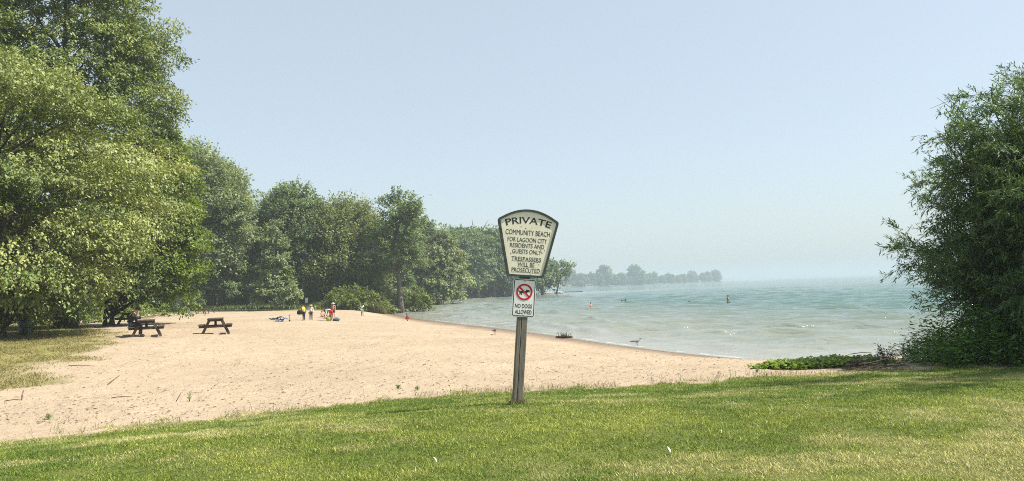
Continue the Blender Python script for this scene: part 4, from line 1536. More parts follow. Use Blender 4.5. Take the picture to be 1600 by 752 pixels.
def signpost():
    g = gpx(809, 633)
    k = g[1] / FPX                      # metres per 1600-frame pixel at the post
    lean = R(5.4)
    root = empty('signpost', (g[0], g[1], g[2]))
    root.rotation_euler = (0, lean, R(9))
    tag(root, 'leaning wooden signpost carrying a cream private beach sign and a white no dogs sign', 'signpost')
    cream = enamel('cream_sign_face', (0.80, 0.75, 0.58), (0.25, 0.20, 0.12))
    white = enamel('white_sign_face', (0.80, 0.80, 0.78), (0.4, 0.36, 0.3), 0.4)
    dark = simple('dark_sign_frame', (0.045, 0.055, 0.055), 0.6, 0.4, 12, 0.1)
    ink = simple('black_sign_ink', (0.030, 0.030, 0.028), 0.6, 0.5, 60)
    red = simple('red_sign_ink', (0.50, 0.015, 0.02), 0.45, 0.15, 30)
    # post: squared timber with a split down the front
    pw, pd = 15.5 * k, 0.095
    Hp = 300 * k
    bm = bmesh.new()
    prof = [(-pw / 2, 0), (-pw / 2 + 0.006, -0.006), (-pw * 0.10 - 0.004, -0.006), (-pw * 0.10 - 0.002, 0.014), (-pw * 0.10 + 0.002, 0.014), (-pw * 0.10 + 0.005, -0.006),
            (pw / 2 - 0.006, -0.006), (pw / 2, 0), (pw / 2, pd), (-pw / 2, pd)]
    nz = 10
    rows = []
    for q in range(nz + 1):
        z = -0.4 + (Hp + 0.4) * q / nz
        w = 1 + 0.012 * math.sin(q * 2.1)
        rows.append([bm.verts.new((p[0] * w, p[1], z)) for p in prof])
    for q in range(nz):
        for j in range(len(prof)):
            j2 = (j + 1) % len(prof)
            bm.faces.new((rows[q][j], rows[q][j2], rows[q + 1][j2], rows[q + 1][j]))
    bm.faces.new(rows[-1])
    bm_obj('post', bm, M['postwood'], root)

    # big sign: pixel measures from its bottom edge (y = 435) -> local metres
    zb = 197.5 * k
    u = k / 5.375                        # metres per zoomed pixel
    pts = [(-0.5 * 308 * u, 0), (0.5 * 308 * u, 0), (0.5 * 524 * u, 478 * u)]
    top = []
    for q in range(1, 16):
        t = q / 16
        x = (0.5 - t) * 512 * u
        top.append((x, (478 + 92 * (1 - (2 * t - 1) ** 2)) * u))
    pts = pts + top + [(-0.5 * 524 * u, 478 * u)]
    rads = [30 * u, 30 * u, 26 * u] + [0] * len(top) + [26 * u]
    outer = round_poly(pts, rads)
    outer[:, 1] += zb
    inner = offset_poly(outer, 18 * u)
    sign = slab('sign_board', inner, -0.030, 0.0, cream, root)
    ring_strip('sign_frame', outer, offset_poly(outer, 17.5 * u), -0.046, 0.034, dark, sign)
    slab('back_plate', offset_poly(outer, 10 * u), 0.004, 0.012, dark, sign)
    yf = 0.0305
    tx = lambda s, cy, h, w, b=0.0, arc=None: text_obj('lettering', s, 0, zb + cy * u, yf, h * u, w * u, ink, sign, b, arc)
    tx('PRIVATE', 478, 56, 395, 0.014, 640 * u)
    tx('COMMUNITY BEACH', 372, 42, 380)
    tx('FOR LAGOON CITY', 311, 37, 338)
    tx('RESIDENTS AND', 262, 36, 292)
    tx('GUESTS ONLY', 212, 36, 248)
    tx('TRESPASSERS', 150, 35, 254)
    tx('WILL BE', 104, 34, 144)
    tx('PROSECUTED', 57, 35, 240)
    # hairline rules left under the last lines, and paint chips
    bm = bmesh.new()
    for cy, w in ((130, 250), (84, 150), (37, 236)):
        add_box(bm, (0, -yf - 0.0004, zb + cy * u), (w * u, 0.0008, 1.1 * u))
    bm_obj('underline', bm, ink, sign)
    rng = random.Random(3)
    for (cx, cy) in [(140, 245), (150, 232), (122, 220), (132, 208), (128, 214), (112, 243), (118, 236), (170, 412), (35, 415), (-60, 420), (-20, 410), (95, 128), (108, 112), (40, 25), (46, 14), (50, 8), (36, 10), (-135, 190), (110, 70)]:
        s = rng.uniform(3, 7) * u
        bm = bmesh.new()
        add_box(bm, (cx * u, -yf - 0.0006, zb + cy * u), (s, 0.001, s * rng.uniform(0.6, 1.6)), Matrix.Rotation(rng.random() * 3, 3, 'Y'))
        bm_obj('speck', bm, ink, sign)

    # no dogs sign
    v = k / 3.58
    w, h = 130 * v, 212 * v
    zt = zb - 3 * k
    rect = round_poly([(-w / 2, zt - h), (w / 2, zt - h), (w / 2, zt), (-w / 2, zt)], [14 * v] * 4)
    rect[:, 0] += 0 * v
    plate = slab('notice_plate', rect, -0.013, -0.0085, white, root)
    o1 = offset_poly(rect, 4 * v); o2 = offset_poly(rect, 8 * v)
    ring_strip('plate_border', o1, o2, -0.0145, -0.0131, ink, plate)
    cz = zt - 73 * v
    ang = np.linspace(0, 2 * np.pi, 49)[:-1]
    circ = np.stack([np.cos(ang), np.sin(ang)], -1)
    c_out = circ * 46 * v + [0, cz]; c_in = circ * 36 * v + [0, cz]
    ring_strip('prohibition_ring', c_out, c_in, -0.0162, -0.0131, red, plate)
    bm = bmesh.new()
    add_box(bm, (0, -0.0148, cz), (76 * v, 0.0030, 9 * v), Matrix.Rotation(R(42), 3, 'Y'))
    bm_obj('prohibition_bar', bm, red, plate)
    dog = [(-30, -2), (-34, 8), (-31, 9), (-26, 2), (-16, 5), (-2, 5), (8, 7), (14, 17), (17, 12), (24, 13), (31, 7), (30, 3), (20, 2), (16, -4), (18, -16), (13, -17), (10, -7), (0, -6), (-10, -5), (-14, -10), (-12, -17), (-17, -17), (-21, -8), (-24, -17), (-28, -17), (-26, -6)]
    slab('dog_symbol', np.array([(x * v, cz + y * v) for x, y in dog[::-1]]), -0.0140, -0.0131, ink, plate)
    text_obj('lettering', 'NO DOGS', 0, zt - 151 * v, 0.0132, 23 * v, 96 * v, ink, plate, 0.012)
    text_obj('lettering', 'ALLOWED', 0, zt - 184 * v, 0.0132, 23 * v, 94 * v, ink, plate, 0.012)
    for zz in (zt - 12 * v, zt - h + 10 * v):
        bm = bmesh.new()
        bmesh.ops.create_icosphere(bm, subdivisions=2, radius=0.007)
        bmesh.ops.scale(bm, vec=(1, 0.5, 1), verts=bm.verts)
        o = bm_obj('bolt', bm, dark, plate, True)
        o.location = (0, -0.0145, zz)


signpost()


# ------------------------------------------------------------------ picnic tables
def picnic_table(name='picnic_table'):
    """long axis along local Y, benches at +-X; 1.52 m across the benches"""
    root = empty(name)
    mat = M['tablewood']
    L = 1.75
    bm = bmesh.new()
    for i in range(5):
        add_box(bm, ((i - 2) * 0.146, 0, 0.745), (0.138, L, 0.040), None, 0.005)
    bm_obj('tabletop', bm, mat, root)
    for s in (-1, 1):
        bm = bmesh.new()
        for i in range(2):
            add_box(bm, (s * (0.62 + (i - 0.5) * 0.145), 0, 0.455), (0.138, L, 0.040), None, 0.005)
        bm_obj('bench_seat', bm, mat, root)
    for e in (-1, 1):
        y = e * (L / 2 - 0.22)
        for s in (-1, 1):
            bm = bmesh.new()
            bar(bm, (s * 0.25, y, 0.724), (s * 0.60, y, 0.0), 0.042, 0.11)
            bm_obj('leg', bm, mat, root)
        bm = bmesh.new()
        add_box(bm, (0, y - e * 0.046, 0.385), (1.46, 0.042, 0.10), None, 0.005)
        bm_obj('seat_support', bm, mat, root)
        bm = bmesh.new()
        add_box(bm, (0, y - e * 0.046, 0.675), (0.70, 0.042, 0.09), None, 0.005)
        bm_obj('top_cleat', bm, mat, root)
        bm = bmesh.new()
        bar(bm, (0, y - e * 0.09, 0.40), (0, e * 0.12, 0.71), 0.10, 0.042)
        bm_obj('brace', bm, mat, root)
    return root


def copy_tree(o, parent=None):
    c = o.copy(); COL.objects.link(c)
    if parent: c.parent = parent
    for ch in o.children: copy_tree(ch, c)
    return c


def put_table(root, px, py, width_px, rz):
    g = gpx(px, py)
    s = width_px / FPX * g[1] / 1.52
    print('table', px, g, 'scale', round(s, 3))
    s = min(max(s, 0.9), 1.15)
    root.location = (g[0], g[1], g[2] - 0.01)
    root.rotation_euler = (0, 0, rz)
    root.scale = (s, s, s)
    return s


table = picnic_table()
T2, T3, T4, T5 = [copy_tree(table) for _ in range(4)]
grp = 'picnic tables on the beach'
put_table(table, 337, 522, 49, R(21)); tag(table, 'empty weathered picnic table standing alone on open sand', 'picnic table', grp)
MAN_S = put_table(T2, 229, 525.5, 45, R(25.5)); tag(T2, 'picnic table where a person in black sits', 'picnic table', grp)
put_table(T3, 200, 507.5, 36, R(25)); tag(T3, 'picnic table with a teal cover behind the seated person', 'picnic table', grp)
put_table(T4, 308, 490.5, 20, R(70)); tag(T4, 'shaded picnic table beside the trunks at the back of the beach', 'picnic table', grp)
put_table(T5, 322, 490.2, 20, R(80)); tag(T5, 'shaded picnic table just right of its twin at the back', 'picnic table', grp)


def table_cover():
    bm = bmesh.new()
    nx, ny = 12, 10
    g = [[None] * (ny + 1) for _ in range(nx + 1)]
    for i in range(nx + 1):
        for j in range(ny + 1):
            x = -0.62 + 0.70 * i / nx; y = -0.92 + 0.9 * j / ny
            z = 0.772 + 0.012 * math.sin(i * 1.3 + j)
            if x < -0.38: z -= (-(x + 0.38)) * 0.35; 
            g[i][j] = bm.verts.new((x, y, z))
    for i in range(nx):
        for j in range(ny):
            bm.faces.new((g[i][j], g[i + 1][j], g[i + 1][j + 1], g[i][j + 1]))
    bmesh.ops.solidify(bm, geom=bm.faces[:], thickness=-0.07)
    o = bm_obj('folded_blanket', bm, M['tealtop'], None, True)
    o.matrix_world = T3.matrix_basis.copy()
    tag(o, 'folded teal blanket overhanging the end of a picnic table', 'blanket')
    for i, (x, y, c, lab, s) in enumerate([(0.18, -0.75, 'aqua', 'pale aqua bundle on the table next to the teal blanket', (0.20, 0.16, 0.10)),
                                        (0.31, -0.45, 'pink', 'small pinkish bag on the far corner of the covered table', (0.12, 0.12, 0.14))]):
        bm = bmesh.new()
        add_box(bm, (x, y, 0.766 + s[2] / 2), s, None, 0.03)
        bmesh.ops.subdivide_edges(bm, edges=bm.edges[:], cuts=2, use_grid_fill=True)
        for v in bm.verts:
            v.co.x += 0.012 * math.sin(v.co.y * 40 + v.co.z * 30); v.co.y += 0.012 * math.sin(v.co.x * 50)
        o = bm_obj('cloth_bundle' if i == 0 else 'small_bag', bm, M[c], None, True)
        o.matrix_world = T3.matrix_basis.copy()
        tag(o, lab, 'bundle' if i == 0 else 'bag')


table_cover()


# ------------------------------------------------------------------ people
def skin_mesh(name, joints, edges, radii, mat, parent, root_key, sub=1):
    me = bpy.data.meshes.new(name)
    keys = list(joints)
    idx = {k: i for i, k in enumerate(keys)}
    me.from_pydata([joints[k] for k in keys], [(idx[a], idx[b]) for a, b in edges], [])
    ob = bpy.data.objects.new(name, me)
    COL.objects.link(ob)
    md = ob.modifiers.new('skin', 'SKIN')
    md.use_smooth_shade = True
    layer = me.skin_vertices[0].data
    for k in keys:
        r = radii[k]
        layer[idx[k]].radius = r if isinstance(r, tuple) else (r, r)
        layer[idx[k]].use_root = (k == root_key)
    ss = ob.modifiers.new('sub', 'SUBSURF'); ss.levels = sub; ss.render_levels = sub
    dg = bpy.context.evaluated_depsgraph_get()
    ev = bpy.data.meshes.new_from_object(ob.evaluated_get(dg))
    ob.modifiers.clear()
    ob.data = ev
    bpy.data.meshes.remove(me)
    ev.materials.clear(); ev.materials.append(mat)
    if parent: ob.parent = parent
    return ob


STAND = dict(pelvis=(0, 0, .53), spine=(0, 0, .63), chest=(0, 0, .75), neck=(0, 0, .845), head=(.012, 0, .905), top=(.008, 0, .965),
             shL=(0, .105, .80), elL=(-.01, .135, .64), wrL=(.03, .14, .505), haL=(.045, .14, .45),
             shR=(0, -.105, .80), elR=(-.01, -.135, .64), wrR=(.03, -.14, .505), haR=(.045, -.14, .45),
             hiL=(0, .05, .50), knL=(.012, .058, .285), anL=(0, .06, .045), toL=(.085, .068, .018),
             hiR=(0, -.05, .50), knR=(.012, -.058, .285), anR=(0, -.06, .045), toR=(.085, -.068, .018))
RAD = dict(pelvis=(.078, .062), spine=(.070, .055), chest=(.082, .062), neck=(.032, .032), head=(.052, .058), top=(.034, .036),
           shL=.036, elL=.025, wrL=.018, haL=.020, shR=.036, elR=.025, wrR=.018, haR=.020,
           hiL=.054, knL=.036, anL=.024, toL=.020, hiR=.054, knR=.036, anR=.024, toR=.020)
EDG = [('pelvis', 'spine'), ('spine', 'chest'), ('chest', 'neck'), ('neck', 'head'), ('head', 'top'),
       ('chest', 'shL'), ('shL', 'elL'), ('elL', 'wrL'), ('wrL', 'haL'), ('chest', 'shR'), ('shR', 'elR'), ('elR', 'wrR'), ('wrR', 'haR'),
       ('pelvis', 'hiL'), ('hiL', 'knL'), ('knL', 'anL'), ('anL', 'toL'), ('pelvis', 'hiR'), ('hiR', 'knR'), ('knR', 'anR'), ('anR', 'toR')]


def person(label, loc, height, rz, skin='skin', top='white', bottom='navy', pose=None, hat=None, sleeves='long', legs='long', hair='hair', group=None):
    root = tag(empty('person', loc, rz), label, 'person', group)
    J = dict(STAND); J.update(pose or {})
    J = {k: tuple(c * height for c in v) for k, v in J.items()}
    RD = {k: (tuple(c * height for c in v) if isinstance(v, tuple) else v * height) for k, v in RAD.items()}
    body = skin_mesh('body', J, EDG, RD, M[skin], root, 'pelvis', 1)
    # fingers, nose and ears grown onto the same body mesh
    polys = []
    for s in 'LR':
        w = np.array(J['wr' + s]); h_ = np.array(J['ha' + s]); d = norm(h_ - w)
        side = norm(np.cross(d, [0.3, 0.2, 1.0]) + 1e-6)
        nrm = np.cross(side, d)
        for q, (o, L) in enumerate([(-1.5, .030), (-.5, .037), (.5, .039), (1.5, .034)]):
            p = h_ + side * o * .009 * height + d * .012 * height
            polys.append((np.array([p - d * .012 * height, p + d * L * .6 * height, p + d * L * height + nrm * .010 * height]), np.array([.0055, .005, .0035]) * height))
        p = w + side * .014 * height
        polys.append((np.array([p, p + (d * .6 + side * .7) * .03 * height, p + (d + side * .5) * .045 * height]), np.array([.006, .0055, .004]) * height))
    hd = np.array(J['head']); ax = norm(np.array(J['top']) - np.array(J['neck']))
    fw = norm(np.array([1.0, 0, 0]) - ax * ax[0])
    sd = np.cross(ax, fw)
    H = height
    polys.append((np.array([hd + fw * .044 * H + ax * .012 * H, hd + fw * .060 * H - ax * .004 * H, hd + fw * .046 * H - ax * .010 * H]), np.array([.006, .009, .006]) * H))
    for s in (-1, 1):
        polys.append((np.array([hd + sd * s * .046 * H + ax * .012 * H, hd + sd * s * .056 * H, hd + sd * s * .046 * H - ax * .014 * H]), np.array([.006, .008, .005]) * H))
    V, F = tubes(polys, 6)
    bm = bmesh.new(); bm.from_mesh(body.data)
    vs = [bm.verts.new(v) for v in V]
    for f in F:
        try: bm.faces.new([vs[i] for i in f]).smooth = True
        except ValueError: pass
    bm.to_mesh(body.data); bm.free()

    def cloth(name, keys, mat, k, trim=None):
        jj = {q: J[q] for q in keys}
        if trim: jj.update({q: tuple(np.array(J[a]) * (1 - f) + np.array(J[b]) * f) for q, (a, b, f) in trim.items()})
        ed = [e for e in EDG if e[0] in jj and e[1] in jj]
        rd = {q: (tuple(c * k for c in RD[q]) if isinstance(RD[q], tuple) else RD[q] * k) for q in jj}
        return skin_mesh(name, jj, ed, rd, M[mat], root, 'chest' if 'chest' in jj else 'pelvis', 1)
    if top:
        ks = ['pelvis', 'spine', 'chest', 'shL', 'elL', 'shR', 'elR']
        tr = {'pelvis': ('pelvis', 'spine', .25)}
        if sleeves == 'long': ks += ['wrL', 'wrR']
        else: tr.update({'elL': ('shL', 'elL', .75), 'elR': ('shR', 'elR', .75)})
        cloth('shirt', ks, top, 1.36 if pose and 'anL' in pose and hat else 1.18, tr)
    if bottom:
        ks = ['pelvis', 'hiL', 'knL', 'hiR', 'knR']; tr = {}
        if legs == 'long': ks += ['anL', 'anR']
        else: tr.update({'knL': ('hiL', 'knL', .85), 'knR': ('hiR', 'knR', .85)})
        cloth('trousers' if legs == 'long' else 'shorts', ks, bottom, 1.2, tr)
    if legs == 'long':
        for q in 'LR':
            sh = skin_mesh('shoe', {k2: J[k2 + q] for k2 in ('an', 'to')}, [('an', 'to')], {k2: RD[k2 + q] * 1.45 for k2 in ('an', 'to')}, M['black'], root, 'an', 1)
    # hair or hat
    T = np.array(J['top'])
    bm = bmesh.new()
    bmesh.ops.create_uvsphere(bm, u_segments=14, v_segments=9, radius=.062 * H)
    for v in list(bm.verts):
        if v.co.z < -.030 * H or (v.co.x > .030 * H and v.co.z < .018 * H): bm.verts.remove(v)
    rot = Matrix((fw, sd, ax)).transposed().to_4x4()
    bmesh.ops.transform(bm, matrix=Matrix.Translation(hd + ax * .020 * H - fw * .004 * H) @ rot, verts=bm.verts)
    bm_obj('hair', bm, M[hair], root, True)
    if hat:
        mat, kind = hat
        pr = [(0.0, .075), (.045, .070), (.060, .040), (.064, .018)]
        pr += [(.110, .008), (.112, .004), (.062, .010)] if kind == 'brim' else [(.064, .010)]
        bm = bmesh.new()
        seg = 16; rows = []
        for r_, z_ in pr:
            rows.append([bm.verts.new((r_ * H * math.cos(a * 6.2832 / seg), r_ * H * math.sin(a * 6.2832 / seg), z_ * H)) for a in range(seg)] if r_ else [bm.verts.new((0, 0, z_ * H))])
        for a, b in zip(rows, rows[1:]):
            for q in range(seg):
                q2 = (q + 1) % seg
                if len(a) == 1: bm.faces.new((a[0], b[q], b[q2]))
                else: bm.faces.new((a[q], b[q], b[q2], a[q2]))
        if kind == 'cap':      # peak
            pk = [bm.verts.new((.062 * H * math.cos(t), .062 * H * math.sin(t), .014 * H)) for t in np.linspace(-0.9, 0.9, 7)]
            pk2 = [bm.verts.new(((.045 + .075 * math.cos(t * .9)) * H, .055 * H * math.sin(t), .006 * H)) for t in np.linspace(-0.9, 0.9, 7)]
            for q in range(6): bm.faces.new((pk[q], pk[q + 1], pk2[q + 1], pk2[q]))
        bmesh.ops.solidify(bm, geom=bm.faces[:], thickness=.004 * H)
        bmesh.ops.transform(bm, matrix=Matrix.Translation(hd + ax * .016 * H) @ rot, verts=bm.verts)
        bm_obj('cap' if kind == 'cap' else 'sun_hat', bm, M[mat], root, True)
    return root


def people():
    # seated man at the second table (faces +X, towards the table)
    s = MAN_S
    m = T2.matrix_basis
    seat = m @ Vector((-0.66, -0.52, 0.475))
    Hh = 1.72
    # pelvis sits on the bench: local origin is the ground point below
    sz = (seat.z - T2.location.z) / Hh
    pz = sz + .052
    sit = dict(pelvis=(-.01, 0, pz), spine=(.005, 0, pz + .10), chest=(.055, 0, pz + .215), neck=(.115, 0, pz + .295), head=(.150, 0, pz + .345), top=(.165, 0, pz + .405),
               shL=(.065, .105, pz + .26), elL=(.14, .135, pz + .14), wrL=(.245, .07, pz + .175), haL=(.29, .05, pz + .185),
               shR=(.065, -.105, pz + .26), elR=(.14, -.135, pz + .14), wrR=(.245, -.07, pz + .175), haR=(.29, -.05, pz + .185),
               hiL=(.03, .055, pz - .005), knL=(.235, .075, pz - .0), anL=(.225, .075, .05), toL=(.31, .08, .022),
               hiR=(.03, -.055, pz - .005), knR=(.235, -.075, pz - .0), anR=(.20, -.075, .05), toR=(.285, -.08, .022))
    person('person in black clothes and cap sitting at a picnic table leaning on its top', (seat.x, seat.y, T2.location.z), Hh, T2.rotation_euler.z,
           'skin', 'black', 'black', sit, ('black', 'cap'))
    g = 'people on the sand'
    # yellow top, seen from behind, carrying a dark bag
    def at(px, py): return gpx(px, py)
    def hgt(px, y0, y1):
        q = at(px, y1); return (y1 - y0) / FPX * q[1]
    q = at(475, 501); bend = dict(chest=(.05, 0, .745), neck=(.085, 0, .835), head=(.11, 0, .885), top=(.12, 0, .945), shL=(.05, .105, .80), shR=(.05, -.105, .80))
    person('person in a yellow top with dark trousers carrying a black bag', q, hgt(475, 476, 501), R(150), 'skin', 'yellow', 'navy', bend, None, 'short', 'long', 'hair', g)
    # the bag
    Hb = hgt(475, 476, 501)
    bm = bmesh.new()
    bmesh.ops.create_uvsphere(bm, u_segments=16, v_segments=10, radius=1)
    for v in bm.verts:
        f = lambda a: math.copysign(abs(a) ** .6, a)
        v.co = Vector((f(v.co.x) * .21 * (1 - .15 * v.co.z), f(v.co.y) * .12, f(v.co.z) * .17))
    bag = bm_obj('shoulder_bag', bm, M['black'], None, True)
    bag.location = (q[0] - .27, q[1] - .12, q[2] + .62)
    tag(bag, 'bulky black bag hanging beside the person in yellow', 'bag')
    tube_obj('strap', [(np.array([[-.12, 0, .14], [.0, .02, .38], [.12, .03, .42], [.13, 0, .14]]), np.full(4, .015))], M['black'], bag, 6)
    q = at(486, 500.5)
    person('person in a white shirt, dark trousers and pale sun hat, standing', q, hgt(486, 476, 500.5), R(-70), 'skin', 'white', 'navy', None, ('cream', 'brim'), 'long', 'long', 'hair', g)
    q = at(517, 502)
    Hb = 1.5
    bent = dict(pelvis=(0, 0, .53), spine=(.08, 0, .58), chest=(.19, 0, .60), neck=(.275, 0, .575), head=(.325, 0, .55), top=(.375, 0, .53),
                shL=(.215, .105, .585), elL=(.24, .13, .43), wrL=(.28, .11, .30), haL=(.30, .10, .25),
                shR=(.215, -.105, .585), elR=(.24, -.13, .43), wrR=(.28, -.11, .30), haR=(.30, -.10, .25))
    person('person bending far forward in red shorts and a pale aqua top', q, Hb, R(168), 'skin_dark', 'aqua', 'red', bent, None, 'short', 'short', 'hair', g)
    q = at(521, 498)
    person('person in a white sun hat and pink top standing behind the one bending over', q, hgt(521, 473, 498), R(-100), 'skin', 'pink', 'navy', None, ('white', 'brim'), 'short', 'short', 'hair', g)
    q = at(503, 497)
    low = .055
    sits = dict(pelvis=(0, 0, low + .02), spine=(-.01, 0, low + .12), chest=(0, 0, low + .24), neck=(.01, 0, low + .33), head=(.02, 0, low + .39), top=(.02, 0, low + .45),
                shL=(0, .10, low + .29), elL=(.05, .14, low + .15), wrL=(.16, .12, low + .1), haL=(.21, .11, low + .08),
                shR=(0, -.10, low + .29), elR=(.05, -.14, low + .15), wrR=(.16, -.12, low + .1), haR=(.21, -.11, low + .08),
                hiL=(.03, .055, low), knL=(.22, .075, low + .12), anL=(.40, .07, .035), toL=(.45, .075, .085),
                hiR=(.03, -.055, low), knR=(.22, -.075, low + .12), anR=(.40, -.07, .035), toR=(.45, -.075, .085))
    person('child in pink sitting on the sand next to the person bending over', q, 1.15, R(-30), 'skin', 'pink', 'pink', sits, None, 'short', 'short', 'hair', g)
    q = at(566, 494)
    person('dark-haired person in a white and pale blue top standing alone by the reeds', q, hgt(566, 474, 494), R(80), 'skin_dark', 'white', 'aqua', None, None, 'short', 'short', 'hair', g)
    q = at(638, 502)
    crouch = dict(pelvis=(0, 0, .24), spine=(.02, 0, .34), chest=(.07, 0, .46), neck=(.11, 0, .55), head=(.135, 0, .605), top=(.14, 0, .665),
                  shL=(.07, .10, .51), elL=(.14, .12, .36), wrL=(.22, .10, .25), haL=(.25, .09, .2), shR=(.07, -.10, .51), elR=(.14, -.12, .36), wrR=(.22, -.10, .25), haR=(.25, -.09, .2),
                  hiL=(.02, .055, .23), knL=(.19, .08, .27), anL=(.05, .07, .045), toL=(.13, .08, .02), hiR=(.02, -.055, .23), knR=(.19, -.08, .27), anR=(.05, -.07, .045), toR=(.13, -.08, .02))
    person('small child in red crouching at the edge of the water', q, 1.0, R(200), 'skin_dark', 'red', 'red', crouch, None, 'short', 'short', 'hair', g)

    # bathers
    g = 'bathers in the lake'
    def wade(px, yw, ytop, depth, lab, **kw):
        c = Z0(px, yw)
        vis = (yw - ytop) / FPX * c[1]
        H = vis / (1 - depth)
        H = min(max(H, 1.0), 1.85)
        return person(lab, (c[0], c[1], -depth * H), H, kw.pop('rz', R(-60)), group=g, **kw)
    arm = dict(elL=(.05, .15, .66), wrL=(.15, .10, .64), haL=(.20, .08, .645), elR=(.05, -.15, .66), wrR=(.15, -.10, .64), haR=(.20, -.08, .645))
    wade(923, 482, 472.5, .50, 'wader in a pinkish top standing waist deep, nearest the signpost', skin='skin', top='pink', bottom='pink', pose=arm, sleeves='short', legs='short', rz=R(-20))
    wade(1138, 474, 460.5, .46, 'wader in dark teal standing waist deep, farthest right in the lake', skin='skin', top='teal', bottom='black', sleeves='long', legs='short', rz=R(-30))
    wade(1077, 475, 470.0, .76, 'bather with only head and shoulders above the water', skin='skin', top='black', bottom='black', sleeves='short', legs='short', rz=R(30))
    sw = dict(elL=(.10, .14, .80), wrL=(.24, .10, .83), haL=(.30, .08, .84), elR=(.10, -.14, .80), wrR=(.24, -.10, .83), haR=(.30, -.08, .84))
    c = Z0(971, 474.5)
    person('left swimmer of the pair sharing a float, low in the water', (c[0], c[1], -1.12), 1.65, R(0), 'skin', 'black', 'black', sw, None, 'short', 'short', 'hair', g)
    c2 = Z0(977.5, 473.5)
    person('right swimmer of the pair with raised arm behind the float', (c2[0], c2[1], -1.02), 1.65, R(200), 'skin_dark', 'black', 'black', sw, None, 'short', 'short', 'hair', g)
    # float
    c3 = Z0(982, 474.3)
    bm = bmesh.new()
    bmesh.ops.create_uvsphere(bm, u_segments=16, v_segments=8, radius=1)
    for v in bm.verts:
        v.co = Vector((v.co.x * .75, v.co.y * .40, v.co.z * .20 + .08 * v.co.x ** 2))
    o = bm_obj('swim_float', bm, M['slate'], None, True)
    o.location = (c3[0], c3[1], .10)
    tag(o, 'dark inflatable float between the two swimmers', 'float')


people()


